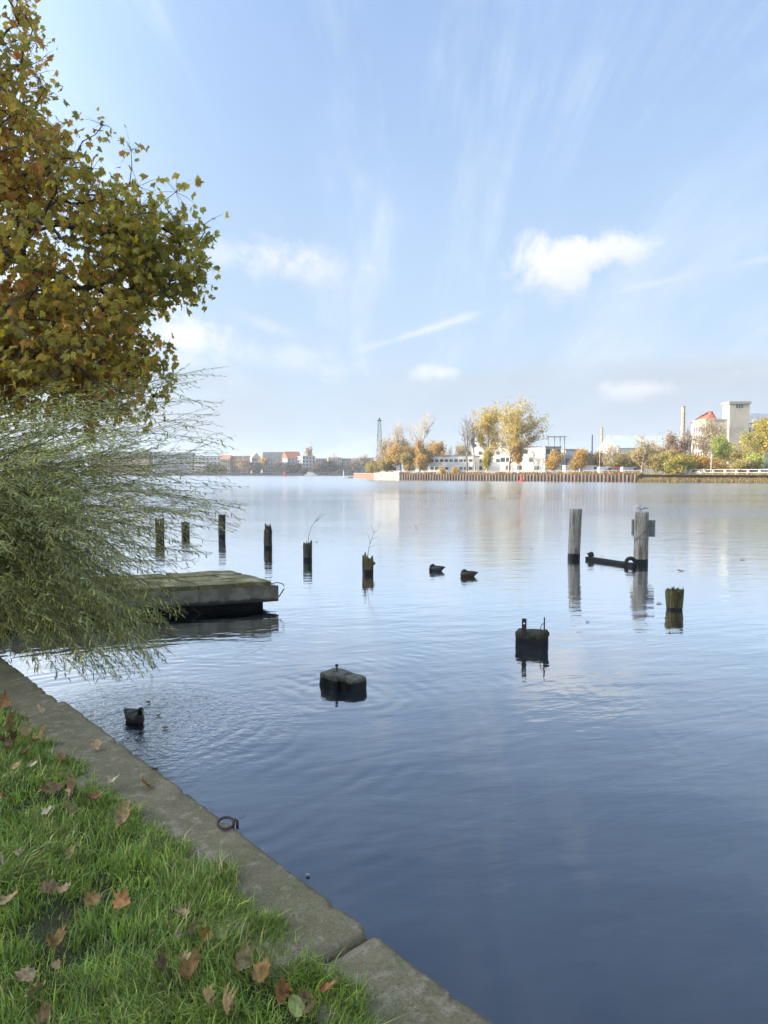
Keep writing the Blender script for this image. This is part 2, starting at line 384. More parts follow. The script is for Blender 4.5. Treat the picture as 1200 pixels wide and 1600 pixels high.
wallm = mat('quay_face', (.07, .065, .05), (.02, .02, .016), 3, .9, .02, 12, coord='World')
mb = MB()
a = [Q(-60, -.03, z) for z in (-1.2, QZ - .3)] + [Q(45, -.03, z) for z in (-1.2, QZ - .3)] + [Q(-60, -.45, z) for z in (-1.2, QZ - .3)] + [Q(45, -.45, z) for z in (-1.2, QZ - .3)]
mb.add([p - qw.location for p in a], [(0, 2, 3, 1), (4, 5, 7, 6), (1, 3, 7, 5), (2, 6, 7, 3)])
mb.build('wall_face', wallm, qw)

# ---- far land: a peninsula on the right, the town shore on the left
FARZ = 1.9
shore = [G(1330, 757.5), G(1200, 755), G(996, 753.3), G(624, 750.0), G(585, 749.2), G(553, 746.6)]
def bank_y(px):
    pts = [(1330, shore[0].y), (1200, shore[1].y), (996, shore[2].y), (624, shore[3].y), (585, shore[4].y), (553, shore[5].y)]
    for (a, ya), (b, yb) in zip(pts, pts[1:]):
        if b <= px <= a: return yb + (ya - yb) * (px - b) / (a - b)
    return pts[0][1] if px > 1330 else pts[-1][1]
gm = mat('bank_grass', (.10, .095, .045), (.13, .10, .05), .4, .95, coord='World', c3=(.07, .08, .03), s3=.12)
TOWN_Y = G(450, 743.0).y
mb = MB()
ring = [(p.x, p.y + .6) for p in shore] + [(-6, 380), (60, 520), (140, 640), (1380, 640), (1380, shore[0].y - 30), (shore[0].x + 60, shore[0].y - 20)]
n = len(ring)
mb.v = [(x, y, FARZ) for x, y in ring]
mb.f = [tuple(range(n))[::-1]]
o = mb.build('far_bank', gm); o['kind'] = 'structure'
mb = MB(); mb.add([(-1400, TOWN_Y, .9), (1400, TOWN_Y, .9), (1400, 1900, 3), (-1400, 1900, 3)], [(0, 1, 2, 3)])
mb.add([(-1400, TOWN_Y, -1), (1400, TOWN_Y, -1), (1400, TOWN_Y, .9), (-1400, TOWN_Y, .9)], [(0, 1, 2, 3)])
o = mb.build('far_terrain', mat('town_ground', (.08, .08, .06), (.06, .065, .05), .05, .95, coord='World')); o['kind'] = 'structure'

# ---- retaining walls of the far bank
sw = empty('sheet_pile_wall', (shore[2].x, shore[2].y, 0)); tag(sw, 'rusty steel sheet pile wall along the far bank with pale pile faces', 'wall')
rust = mat('rust_dark', (.075, .055, .045), (.12, .085, .065), 1.2, .9); pale = mat('pile_pale', (.20, .155, .125), (.14, .10, .078), 1.0, .85, stretch=(1, 1, .4))
A, B = shore[2], shore[3]; d = (B - A); d.z = 0; L = d.length; d.normalize(); nrm = Vector((-d.y, d.x, 0));
if nrm.y > 0: nrm = -nrm
back = MB(); p0 = -nrm * .5
back.add([p0, p0 + d * L, p0 + d * L - nrm * .4, p0 - nrm * .4] + [q + Vector((0, 0, FARZ + .02)) for q in (p0, p0 + d * L, p0 + d * L - nrm * .4, p0 - nrm * .4)], [(4, 5, 6, 7), (0, 1, 5, 4), (1, 2, 6, 5), (2, 3, 7, 6), (3, 0, 4, 7)])
back.build('sheeting', rust, sw)
npile = 76; pm = MB().box(-.24, .24, -.5, .0, -.5, FARZ + .06).mesh('pile'); pm.materials.append(pale)
pa = math.atan2(d.y, d.x) + math.pi
rng = random.Random(4)
T_ = NT(pale.node_tree); b_ = T_.n['Principled BSDF']; src_ = b_.inputs['Base Color'].links[0].from_socket
T_.put(b_.inputs['Base Color'], T_.mix(T_.m('MULTIPLY', T_.n.new('ShaderNodeObjectInfo').outputs['Random'], .75), src_, (.10, .07, .055, 1)))   # each pile rusted differently
for i in range(npile):
    q = d * (L * (i + .5) / npile) + nrm * .0
    link('pile', pm, None, sw, q + Vector((0, 0, rng.uniform(-.05, .06))), (0, 0, pa), (rng.uniform(.85, 1.15), 1, 1))
cw = empty('concrete_bank_wall', tuple(shore[4])); tag(cw, 'sunlit cream concrete retaining wall below the lattice mast', 'wall')
A, B = shore[3], shore[4]
dd = A - B; dl = dd.length; ca = math.atan2(dd.y, dd.x)
MB().box(0, dl - .1, -.1, 1.0, -.6, FARZ + .35).build('wall_panel', mat('cream_concrete', (.48, .43, .34), (.30, .26, .2), .8, .9, c3=(.2, .17, .13), s3=.5), cw, rot=(0, 0, ca))
MB().box(0, dl - .1, -.2, 1.1, FARZ + .35, FARZ + .55).build('coping', mat('coping_stone', (.5, .46, .38)), cw, rot=(0, 0, ca))
bw = empty('brick_bank_wall', tuple(shore[5])); tag(bw, 'reddish brick retaining wall at the tip of the far bank', 'wall')
dd = shore[4] - shore[5]; dl = dd.length; ca = math.atan2(dd.y, dd.x)
MB().box(0, dl - .1, -.1, 1.2, -.6, FARZ + .2).build('wall_panel', mat('red_brick', (.30, .15, .10), (.22, .12, .09), .9, .9), bw, rot=(0, 0, ca))
MB().box(0, dl - .1, -.15, 1.25, FARZ + .2, FARZ + .4).build('coping', mat('coping_grey', (.3, .29, .27)), bw, rot=(0, 0, ca))
bb = link('mooring_float', MB().box(-1.2, 1.2, -.6, .6, -.2, .7).box(-3.5, -1.0, -.3, .3, -.1, .2).mesh('mooring_float'), mat('float_wood', (.35, .28, .2)), loc=G(548, 747.2))
tag(bb, 'small wooden float moored off the brick bank wall', 'float')

# ---- reeds on the bank, weeds over the pile wall
def strips(name, m, pts, h, w, lean, cols, seed, kind='stuff'):
    r = np.random.default_rng(seed); n = len(pts); pos = np.asarray(pts, float)
    a = r.uniform(0, math.pi, n); hh = h * r.uniform(.55, 1.15, n); ww = w * r.uniform(.6, 1.4, n)
    sd = np.stack([np.cos(a), np.sin(a), np.zeros(n)], 1) * ww[:, None]
    up = np.stack([r.normal(0, lean, n), r.normal(0, lean, n), np.ones(n)], 1) * hh[:, None]
    bend = np.stack([r.normal(0, lean, n), r.normal(0, lean, n), -.1 * np.ones(n)], 1) * hh[:, None] * .6
    V = np.stack([pos - sd, pos + sd, pos + up * .55 + sd * .8, pos + up * .55 - sd * .8, pos + up + bend], 1).reshape(-1, 3)
    b = (np.arange(n) * 5)[:, None]
    F = np.concatenate([b + np.array([[0, 1, 2]]), b + np.array([[0, 2, 3]]), b + np.array([[3, 2, 4]])], 0)
    ci = r.integers(0, len(cols), n); C = np.asarray(cols)[ci] * r.uniform(.75, 1.2, (n, 1))
    o = link(name, mesh_np(name, V, F, np.repeat(C, 5, 0)), m)
    o['kind'] = kind
    return o
lm = leafmat('reed_leaf', .25)
r = np.random.default_rng(3); n = 15000
t = r.uniform(0, 1, n); px = 985 + t * 345
pts = []
for p_, u in zip(px, r.uniform(0, 1, n) ** .8):
    yb = bank_y(p_) ; yy = yb - .4 + u * 5.0
    pts.append(((p_ - 600) / FPX * yy, yy, FARZ * min(1, .1 + u * .9) - .4))
o = strips('reed_bank', lm, pts, 1.35, .055, .14, [(.40, .28, .13), (.30, .25, .10), (.46, .34, .17), (.24, .23, .09), (.34, .22, .12)], 5)
o['label'] = 'brown green reeds covering the far bank slope on the right'
mb = MB(); N = 24
for i in range(N + 1):
    p_ = 985 + 345 * i / N; yb = bank_y(p_)
    for (dy, z) in ((-.6, -.3), (1.5, .7), (5, FARZ + .01)): mb.v.append(((p_ - 600) / FPX * (yb + dy), yb + dy, z))
for i in range(N):
    for j in range(2): a = i * 3 + j; mb.f.append((a, a + 3, a + 4, a + 1))
o = mb.build('bank_slope', mat('slope_soil', (.10, .08, .045), (.07, .065, .03), .8, .95, coord='World')); o['kind'] = 'structure'
n = 6000; px = r.uniform(624, 1000, n); pts = []
dens = np.array([mnoise.noise(Vector((p_ * .06, 0, 3.3))) for p_ in px])
for p_, dn, u in zip(px, dens, r.uniform(0, 1, n)):
    if dn < -.15 and u > .4: continue
    yy = bank_y(p_) + .3 + u * 3.0; pts.append(((p_ - 600) / FPX * yy, yy, FARZ - .2 - (.5 if u < .12 else 0)))
o = strips('bank_weeds', lm, pts, 1.25, .11, .3, [(.42, .24, .11), (.34, .22, .10), (.48, .28, .13), (.24, .22, .08)], 6)
o['label'] = 'brown weeds growing along the top of the pile wall'

# ================================================================ FAR BUILDINGS
glass = mat('window_glass', (.05, .06, .075), (.07, .08, .095), .7, .18, spec=.6)
WM = {}
def win_mesh(w, h):
    k = (round(w, 2), round(h, 2))
    if k not in WM:
        me = MB().box(-w / 2, w / 2, -.05, .1, 0, h).mesh('window'); me.materials.append(glass); WM[k] = me
    return WM[k]
def building(name, label, pxa, pxb, Y, ytop, wall, rows=0, cols=0, dep=12.0, rz=0.0, base=None, roof='flat', roofm=None, rh=3.0, ws=(1.2, 1.5), side=0, cat='building', wz0=1.0, skip=0.0, seed=1):
    """front wall between two picture columns at distance Y; local x along the front, y away from us"""
    z0 = (FARZ if Y < 450 else .9) if base is None else base
    a, b = P(pxa, ytop, Y), P(pxb, ytop, Y); w = (b.x - a.x) / max(math.cos(rz), .3); zt = a.z - z0
    e = empty(name, ((a.x + b.x) / 2, Y, z0), rz); tag(e, label, cat)
    MB().box(-w / 2, w / 2, 0, dep, -.5, zt).build('wall', wall, e)
    rm = roofm or mat('roof_felt', (.25, .25, .26), (.2, .2, .21), .5, .9)
    mb = MB()
    if roof == 'flat': mb.box(-w / 2 - .15, w / 2 + .15, -.15, dep + .15, zt + .002, zt + .35)
    elif roof == 'gable':                              # ridge along the front
        mb.add([(-w / 2 - .2, -.3, zt), (w / 2 + .2, -.3, zt), (w / 2 + .2, dep + .3, zt), (-w / 2 - .2, dep + .3, zt), (-w / 2 - .2, dep / 2, zt + rh), (w / 2 + .2, dep / 2, zt + rh)], [(0, 1, 5, 4), (2, 3, 4, 5), (0, 4, 3), (1, 2, 5), (0, 3, 2, 1)])
    elif roof == 'front':                              # gable end faces us
        mb.add([(-w / 2 - .2, -.2, zt), (w / 2 + .2, -.2, zt), (w / 2 + .2, dep + .2, zt), (-w / 2 - .2, dep + .2, zt), (0, -.2, zt + rh), (0, dep + .2, zt + rh)], [(0, 1, 4), (1, 2, 5, 4), (2, 3, 5), (3, 0, 4, 5), (0, 3, 2, 1)])
    elif roof == 'mansard':
        mb.add([(-w / 2, -.2, zt), (w / 2, -.2, zt), (w / 2, dep, zt), (-w / 2, dep, zt), (-w / 2 + .3, 1.6, zt + rh), (w / 2 - .3, 1.6, zt + rh), (w / 2 - .3, dep - 1.5, zt + rh), (-w / 2 + .3, dep - 1.5, zt + rh)], [(0, 1, 5, 4), (1, 2, 6, 5), (2, 3, 7, 6), (3, 0, 4, 7), (4, 5, 6, 7), (0, 3, 2, 1)])
    mb.build('roof', rm, e)
    rg = random.Random(seed); wm = win_mesh(*ws)
    fh = (zt - wz0) / max(rows, 1)
    for r_ in range(rows):
        z = wz0 + r_ * fh + (fh - ws[1]) * .45
        for c_ in range(cols):
            if rg.random() < skip: continue
            link('window', wm, None, e, (-w / 2 + w * (c_ + .5) / cols, 0, z))
        for c_ in range(side):
            for sx, rr in ((-1, -math.pi / 2), (1, math.pi / 2)):
                link('window', wm, None, e, (sx * w / 2, dep * (c_ + .5) / side, z), (0, 0, rr))
    return e, w, zt
def box_part(e, name, m, *a): return MB().box(*a).build(name, m, e)

white = mat('white_render', (.72, .70, .66), (.64, .62, .58), .3, .85)
offw = mat('pale_render', (.50, .50, .49), (.44, .44, .43), .3, .9)
grey = mat('grey_render', (.27, .28, .30), (.22, .23, .25), .3, .9)
cream = mat('cream_render', (.58, .52, .40), (.5, .45, .35), .3, .9)
brown = mat('brown_render', (.25, .16, .12), (.2, .14, .11), .3, .9)
tan = mat('tan_render', (.50, .44, .35), (.44, .39, .32), .25, .9, c3=(.36, .32, .27), s3=.15)
concr = mat('raw_concrete', (.36, .37, .38), (.30, .31, .32), .4, .9)
redroof = mat('red_tiles', (.42, .12, .055), (.36, .10, .05), .6, .85); slate = mat('slate_roof', (.13, .14, .16), (.10, .11, .13), .6, .8)

town_pale = mat('town_pale_render', (.36, .36, .36), (.31, .31, .32), .3, .9); town_white = mat('town_white_render', (.58, .57, .55), (.5, .5, .49), .3, .9); town_cream = mat('town_cream_render', (.42, .37, .29), (.36, .32, .26), .3, .9)
# ---- town on the far left shore
TY = TOWN_Y + 14
building('apartment_house', 'long pale house mostly hidden by the willow at the far left shore', 20, 120, TY + 10, 712, town_pale, 4, 14, roofm=slate, roof='mansard')
building('apartment_house', 'brown block behind the willow twigs left of the white balcony house', 140, 232, TY, 710, brown, 4, 12, roofm=slate, roof='mansard', rh=2.5)
building('apartment_house', 'grey roofed house seen through the willow twigs on the far shore', 240, 300, TY + 5, 712, grey, 4, 9, roofm=slate, roof='gable')
e, w, zt = building('balcony_house', 'white block with long balconies just right of the willow twigs', 303, 345, TY, 713, town_pale, 4, 7, roofm=slate, ws=(1.6, 1.4))
for k in range(3): box_part(e, 'balcony', town_white, -w * .45, w * .45, -1.3, -.003, 3.2 + k * 3.6, 4.1 + k * 3.6)
building('townhouse', 'small house with a sunlit orange roof on the far left shore', 344, 359, TY - 2, 717, town_cream, 3, 4, roof='gable', roofm=mat('orange_tiles', (.50, .22, .11), (.42, .18, .09), .6), rh=3.4)
building('apartment_house', 'dull brown block between the orange roof and the white gable', 361, 392, TY + 4, 713, brown, 4, 8, roofm=slate)
building('gabled_house', 'narrow house with a bright cream gable on the far left shore', 394, 407, TY - 4, 715, town_pale, 4, 4, roof='front', rh=4.2, roofm=cream, rz=.35)
building('apartment_house', 'wide grey house with a steep slate roof behind the yellow shore tree', 410, 447, TY + 2, 716, grey, 4, 9, roof='mansard', roofm=slate, rh=5.2)
e, w, zt = building('red_roof_house', 'tall pale house with a red tiled roof on the far shore', 450, 471, TY - 6, 716, town_pale, 5, 4, roof='gable', roofm=redroof, rh=5.6, dep=14, rz=.5, side=2)
e, w, zt = building('balcony_house', 'bright white stepped block with sunlit balconies right of the red roof', 473, 492, TY - 8, 713, town_white, 5, 4, dep=13, rz=.55, side=3, ws=(1.7, 1.4))
for k in range(4): box_part(e, 'balcony', town_white, -w / 2 - 1.3, -w / 2 - .003, 2, 11, 3 + k * 2.9, 3.9 + k * 2.9)
building('apartment_house', 'pale low block right of the white balcony block, dark tree before it', 494, 512, TY + 6, 717, town_pale, 4, 5, roofm=slate, rz=.3)
building('apartment_house', 'cream block behind the bare round tree on the far shore', 513, 534, TY + 3, 715.5, town_cream, 5, 6, rz=.25, roofm=slate)
building('apartment_house', 'greyish block two right of the cream one, with light window strips', 536, 556, TY + 6, 717, town_pale, 5, 6, roofm=slate, rz=.2)
building('apartment_house', 'dim grey block at the right end of the town row', 557, 584, TY + 16, 716, grey, 5, 7, roofm=slate)
# quay strip, boat, markers of the town
o = MB().box(-260, 40, 0, 1.2, -1, 1.9).build('town_quay', mat('dark_quay', (.07, .07, .065), (.05, .05, .045), .3, .9), loc=(P(450, 740, TOWN_Y).x + 120, TOWN_Y - 1.3, 0)); tag(o, 'long dark quay wall under the far town', 'quay wall')
bt = empty('motor_boat', G(487, 744.0)); tag(bt, 'white motor boat moored at the far town quay', 'boat')
MB().add([(-4.5, -1.4, 0), (3.4, -1.4, 0), (3.4, 1.4, 0), (-4.5, 1.4, 0), (-4.7, -1.6, 1.3), (3.6, -1.6, 1.4), (5.4, 0, 1.7), (3.6, 1.6, 1.4), (-4.7, 1.6, 1.3)], [(0, 1, 5, 4), (1, 6, 5), (1, 2, 6), (2, 7, 6), (2, 3, 8, 7), (3, 0, 4, 8), (4, 5, 6, 7, 8)]).build('hull', white, bt)
MB().add([(-3, -1.2, 1.4), (1.6, -1.2, 1.4), (1.6, 1.2, 1.4), (-3, 1.2, 1.4), (-2.8, -1, 2.8), (.6, -1, 2.8), (.6, 1, 2.8), (-2.8, 1, 2.8)], [(0, 1, 5, 4), (1, 2, 6, 5), (2, 3, 7, 6), (3, 0, 4, 7), (4, 5, 6, 7)]).build('cabin', white, bt)
MB().box(-2.5, .9, -1.18, 1.18, 1.9, 2.4).build('cabin_window', glass, bt)
redp = mat('red_paint', (.55, .05, .03), (.45, .05, .03), 2, .5)
def buoy(loc, s, label):
    b = empty('buoy', loc); b.scale = (s, s, s); tag(b, label, 'buoy', 'red channel buoys')
    MB().lathe([(.9, -.3), (1.0, .1), (.8, .35), (.35, .4), (.28, 1.5), (.1, 1.55)], 12).build('float_body', redp, b)
    MB().lathe([(.32, 1.6), (.34, 2.0), (.1, 2.3)], 10).build('topmark', redp, b)
buoy(G(815, 752.2), .85, 'red channel buoy in front of the pile wall')
buoy(G(445, 744.6), 1.3, 'tiny red buoy near the far town shore')
o = MB().lathe([(.22, -.5), (.22, 3.4), (.1, 3.6)], 8).build('channel_post', mat('marker_paint', (.7, .7, .68)), loc=G(537, 746.3)); tag(o, 'thin white marker post in the water near the far town', 'post')

# ---- right bank buildings
e, w, zt = building('white_long_building', 'long low white building with two rows of small dark windows', 672, 738, 262, 713, white, 2, 9, dep=14, ws=(1.3, .95), wz0=.8, skip=.1, seed=4, rz=-.3)
e, w, zt = building('white_tower_block', 'plain tall white block behind the yellow poplars', 738, 782, 274, 690, white, 4, 5, dep=14, ws=(1.5, 1.3), skip=.45, seed=6, rz=-.3)
e, w, zt = building('white_apartment_block', 'white block with scattered square windows right of the large yellow poplar', 783, 850, 258, 699, white, 3, 8, dep=15, ws=(1.6, 1.5), skip=.3, seed=8, rz=-.3)
e, w, zt = building('concrete_shell_building', 'unfinished grey concrete building with an open stair side', 852, 877, 250, 699, concr, 3, 3, dep=14, ws=(1.5, 1.8), skip=.35, seed=9, rz=.1)
wp = mat('white_steel', (.7, .7, .7), (.6, .6, .6), 1, .6)
for k in range(3): box_part(e, 'slab_edge', wp, -w / 2 - .9, -w / 2 + 2.2, -.4, -.003, 1.5 + k * 2.6, 1.8 + k * 2.6)
g = empty('rooftop_frame', P(868, 698, 252)); tag(g, 'slim steel frame with a flat canopy standing on the concrete building', 'frame')
for dx in (-2.6, -.4, 1.6, 3.2): MB().box(dx - .13, dx + .13, -.13, .13, -4, 3.4).build('column', concr, g)
MB().box(-3.4, 3.6, -1.5, 1.5, 3.4, 3.65).build('canopy', concr, g)
building('grey_annex', 'small grey concrete annex right of the unfinished building', 884, 911, 262, 703, concr, 3, 4, dep=12, ws=(1.4, 1.4), skip=.4, seed=3)
box_part(e, 'site_cabin', white, w / 2 + .5, w / 2 + 5, -3, 0, -.3, 3.2)
# factory hall with long pale roof
hall, w, zt = building('factory_hall', 'long factory hall with a pale green roof left of the mill', 966, 1082, 300, 700, mat('green_metal', (.42, .46, .42), (.36, .41, .37), .2, .7), 1, 12, dep=30, roof='gable', roofm=mat('hall_roof', (.40, .45, .42), (.36, .41, .38), .1, .6), rh=5.2, ws=(4, 2.2), wz0=4)
box_part([c for c in hall.children if c.name.startswith('roof')][0], 'ridge_light', white, -w / 2, w / 2, 13.6, 16.4, zt + 4.6, zt + 5.9)
# grain mill: low wing, tower, red roof
mill = empty('grain_mill', (P(1101, 738, 232).x, 232, FARZ)); tag(mill, 'pale mill with a tall plain tower, red hipped roof and sunlit window side', 'mill')
hz = lambda y: P(1100, y, 232).z - FARZ
u = 232 / FPX
box_part(mill, 'wing_wall', tan, 0, 38 * u, 0, 9.5, -.5, hz(656))
box_part(mill, 'wing_cornice', cream, -.25, 38 * u, -.25, 9.7, hz(656) + .002, hz(656) + .4)
box_part(mill, 'tower_wall', tan, 33 * u, 63.5 * u, -1.5, 3.4, -.5, hz(632))
box_part(mill, 'tower_cornice', mat('mill_cornice', (.36, .33, .28)), 33 * u - .4, 63.5 * u + .4, -1.9, 3.8, hz(632) + .002, hz(628))
wm = win_mesh(.55, 1.6)
for dx in (44, 48, 52): link('window', wm, None, mill, (dx * u, -1.5, hz(638)))
wm = win_mesh(1.0, 1.7)
for r_ in range(5):
    for c_ in range(5): link('window', wm, None, mill, (0, 1.0 + c_ * 1.85, hz(674) - r_ * 2.75), (0, 0, -math.pi / 2))
z0, z1 = hz(654), hz(636)
MB().add([(4.0, 9.8, z0), (40 * u, 9.8, z0), (40 * u, 22, z0), (4.0, 22, z0), (9.2, 15.5, z1), (38 * u, 15.5, z1)], [(0, 1, 5, 4), (1, 2, 5), (2, 3, 4, 5), (3, 0, 4), (0, 3, 2, 1)]).build('red_roof', redroof, mill)
box_part(mill, 'rear_wall', cream, 4.6, 39 * u, 10.2, 21.5, -.5, z0 - .01)
e, w, zt = building('mill_annex', 'low building with a grey sloping roof right of the mill tower', 1166, 1260, 250, 661, cream, 4, 10, dep=16, roof='gable', roofm=mat('zinc_roof', (.30, .33, .38), (.25, .28, .33), .3, .5, metal=.3), rh=4.0, skip=.2)
# chimneys
def chimney(label, px, Y, ytop, ybase, wpx, m, bands, name='brick_chimney'):
    u = Y / FPX; H = P(px, ytop, Y).z - FARZ; r1 = wpx * u / 2
    c = empty(name, (P(px, 738, Y).x, Y, FARZ)); tag(c, label, 'chimney')
    MB().lathe([(r1 * 1.5, -.5), (r1 * 1.02, H - .4)], 14).build('shaft', m, c)
    MB().lathe([(r1 * 1.02, H - .399), (r1 * 1.14, H - .39), (r1 * 1.14, H), (r1 * .75, H + .01), (r1 * .7, H - .3)], 14).build('rim', mat('chimney_rim', (.22, .2, .18)), c)
    for k in range(bands):
        z = H * (.35 + .6 * k / bands); rr = r1 * (1.5 - .48 * z / H)
        MB().lathe([(rr + .005, z - .12), (rr + .05, z - .1), (rr + .05, z + .1), (rr + .005, z + .12)], 14).build('band', mat('iron_band', (.2, .17, .14)), c)
yb = mat('yellow_brick', (.45, .36, .24), (.38, .29, .19), 1.2, .9)
chimney('tall yellow brick chimney standing left of the mill', 1065.5, 320, 635, 690, 5.2, yb, 10)
chimney('slim brick chimney beside the blue steel stack', 939.5, 330, 668, 710, 2.8, mat('tan_brick', (.46, .33, .2), (.38, .26, .16), 1.2, .9), 6)
chimney('dark blue steel stack with a flared top behind the bank trees', 924.5, 345, 679, 710, 2.0, mat('blue_steel', (.06, .09, .13), (.05, .075, .11), 1, .5), 0, 'steel_stack')
# lattice mast
lt = empty('lattice_mast', (P(593, 738, 285).x, 285, FARZ)); tag(lt, 'dark green lattice mast rising behind bare trees on the far bank', 'mast')
gs = mat('dark_green_steel', (.05, .075, .07), (.04, .06, .055), 2, .6)
H = P(593, 658, 285).z - FARZ; hw = lambda t: 1.45 * (1 - t) + .5 * t
for sx in (-1, 1):
    for sy in (-1, 1):
        MB().tube([(sx * hw(0), sy * hw(0), -.5), (sx * hw(1), sy * hw(1), H)], .11, 4).build('leg', gs, lt)
nb = 11
for k in range(nb):
    a, b = k / nb, (k + 1) / nb; mb = MB()
    for (s0, t0, s1, t1) in ((-1, -1, 1, -1), (1, -1, 1, 1), (1, 1, -1, 1), (-1, 1, -1, -1)):
        mb.tube([(s0 * hw(a), t0 * hw(a), a * H), (s1 * hw(b), t1 * hw(b), b * H)], .06, 3)
        mb.tube([(s1 * hw(a), t1 * hw(a), a * H), (s0 * hw(b), t0 * hw(b), b * H)], .06, 3)
        mb.tube([(s0 * hw(b), t0 * hw(b), b * H), (s1 * hw(b), t1 * hw(b), b * H)], .06, 3)
    o = mb.build('bracing', gs, lt); o['kind'] = 'stuff'
MB().box(-.9, .9, -.9, .9, H, H + .25).build('platform', gs, lt); MB().box(-.35, .35, -.35, .35, H + .25, H + 1.2).build('head', gs, lt)
# railings on the bank
def railing(label, pa, pb, off, post_every, h, m, pw=.09, board=False):
    n = max(2, int(abs(pb - pa) / post_every)); pts = []
    for i in range(n + 1):
        p_ = pa + (pb - pa) * i / n; yy = bank_y(p_) + off; pts.append(Vector(((p_ - 600) / FPX * yy, yy, FARZ)))
    e = empty('railing', pts[0]); tag(e, label, 'railing')
    pm_ = MB().box(-pw, pw, -pw, pw, 0, h).mesh('post'); pm_.materials.append(m)
    for p in pts: link('post', pm_, None, e, p - pts[0])
    for z in ((h - .05, h * .55) if not board else (h + .06, h * .5, .15)):
        MB().tube([p - pts[0] + Vector((0, -pw - .06, z)) for p in pts], .055 if not board else .08, 4).build('rail', m, e)
railing('thin white railing behind the weeds of the pile wall', 590, 905, 3.2, 9, 1.15, wp)
railing('pale fence of tall posts in front of the parked vehicles', 912, 1000, 3.5, 12, 1.3, offw)
railing('sturdy white railing with broad posts above the reed bank', 1060, 1330, 6.5, 17, 1.35, white, .22, True)
# poles and vehicles
def pole(px, off, ytop, label, head=True):
    yy = bank_y(px) + off; p = Vector(((px - 600) / FPX * yy, yy, FARZ)); h = P(px, ytop, yy).z - FARZ
    e = empty('lamp_post', p); tag(e, label, 'lamp post')
    MB().lathe([(.09, 0), (.06, h)], 8).build('pole', white, e)
    if head: MB().box(-.7, .15, -.12, .12, h + .003, h + .16).build('lamp_head', wp, e)
pole(1110, 5.8, 708, 'white lamp post in front of the mill behind the reed bank')
pole(936, 12, 700, 'thin lamp post right of the orange columnar tree', False)
rs = empty('round_sign', (P(964, 738, bank_y(964) + 3.1).x, bank_y(964) + 3.1, FARZ)); tag(rs, 'red sign on a dark pole at the end of the pile wall', 'sign')
MB().lathe([(.07, -1), (.07, 2.2)], 6).build('pole', gs, rs); MB().box(-.45, .45, -.12, -.071, 1.5, 2.3).build('sign_plate', redp, rs)
tyre = mat('tyre_rubber', (.02, .02, .02), None, 3, .9)
def van(px, off, L, H, m, label, name, cabin):
    yy = bank_y(px) + off; e = empty(name, ((px - 600) / FPX * yy, yy, FARZ), .1); tag(e, label, name.split('_')[-1])
    pr = [(-L / 2, .45), (L / 2, .45), (L / 2, H * .5), (L / 2 - .9, H * .58), (L / 2 - cabin, H), (-L / 2 + .1, H), (-L / 2, H * .9)]
    k = len(pr); mb = MB(); mb.add([(x, -.95, z) for x, z in pr] + [(x, .95, z) for x, z in pr], [tuple(range(k)), tuple(range(2 * k - 1, k - 1, -1))] + [(i + k, (i + 1) % k + k, (i + 1) % k, i) for i in range(k)])
    mb.build('body', m, e)
    MB().box(L / 2 - cabin - .9, L / 2 - cabin + .2, -.97, -.951, H * .6, H * .88).build('side_window', glass, e)
    for sx in (-L * .3, L * .32):
        for sy in (-.9, .9):
            w_ = MB().lathe([(.33, -.12), (.33, .12)], 12).build('wheel', tyre, e, (sx, sy, .34), (math.pi / 2, 0, 0))
van(922, 9, 6.2, 2.7, white, 'white delivery van parked behind the pale fence', 'parked_van', 1.5)
van(947, 10, 5.2, 2.3, white, 'white van parked in the middle of the vehicles by the fence', 'parked_van', 1.6)
van(957, 9, 4.3, 1.5, mat('dark_car_paint', (.05, .04, .045), None, 2, .35), 'small dark car parked left of the red sign', 'parked_car', 1.7)
van(985, 10, 5.5, 2.2, mat('silver_paint', (.5, .5, .52), None, 2, .4), 'silver van parked right of the red sign', 'parked_van', 1.5)

# ================================================================ FAR TREES
def grow(rng, levels, counts, ang, up, fac, trunk_bare, wob=.12):
    segs = []; tips = []
    def rec(p, d, L, r, lv):
        n = 4 if lv == 0 else 3; pts = [p]; dd = d.copy()
        for i in range(n):
            dd = (dd + Vector((rng.gauss(0, wob), rng.gauss(0, wob), rng.gauss(0, wob * .5) + up * (.3 if lv else .05)))).normalized()
            pts.append(pts[-1] + dd * (L / n))
        segs.append((lv, pts, [r * (1 - .6 * i / n) for i in range(n + 1)]))
        if lv >= levels: tips.append((pts[-1], dd)); tips.append((pts[-2], dd)); return
        for k in range(counts[lv]):
            f = (trunk_bare + (1 - trunk_bare) * (k + rng.random()) / counts[lv]) if lv == 0 else .25 + .75 * (k + rng.random()) / counts[lv]
            q = min(int(f * n), n - 1); w = f * n - q; s = pts[q].lerp(pts[q + 1], w)
            ax = dd.orthogonal().normalized(); ax.rotate(Matrix.Rotation(rng.uniform(0, 6.283), 3, dd))
            a = R(ang) * rng.uniform(.65, 1.3); nd = (pts[q + 1] - pts[q]).normalized() * math.cos(a) + ax * math.sin(a)
            rec(s, nd.normalized(), L * fac * rng.uniform(.7, 1.15) * (1.25 - .5 * f if lv == 0 else 1), r * .55 * (1.1 - .4 * f), lv + 1)
    rec(Vector((0, 0, 0)), Vector((0, 0, 1)), 1.0, .035, 0)
    return segs, tips
barks = {'pale': mat('pale_bark', (.42, .36, .29), (.33, .28, .22), 1, .9), 'tan': mat('tan_bark', (.40, .32, .24), (.32, .26, .19), 1, .9), 'dark': mat('dark_bark', (.22, .18, .14), (.17, .14, .11), 1, .9)}
fl = leafmat('far_leaf', .4)
QUAD_T = [(-.5, 0, 0), (0, -.45, .12), (.5, 0, 0), (0, .45, .1)]
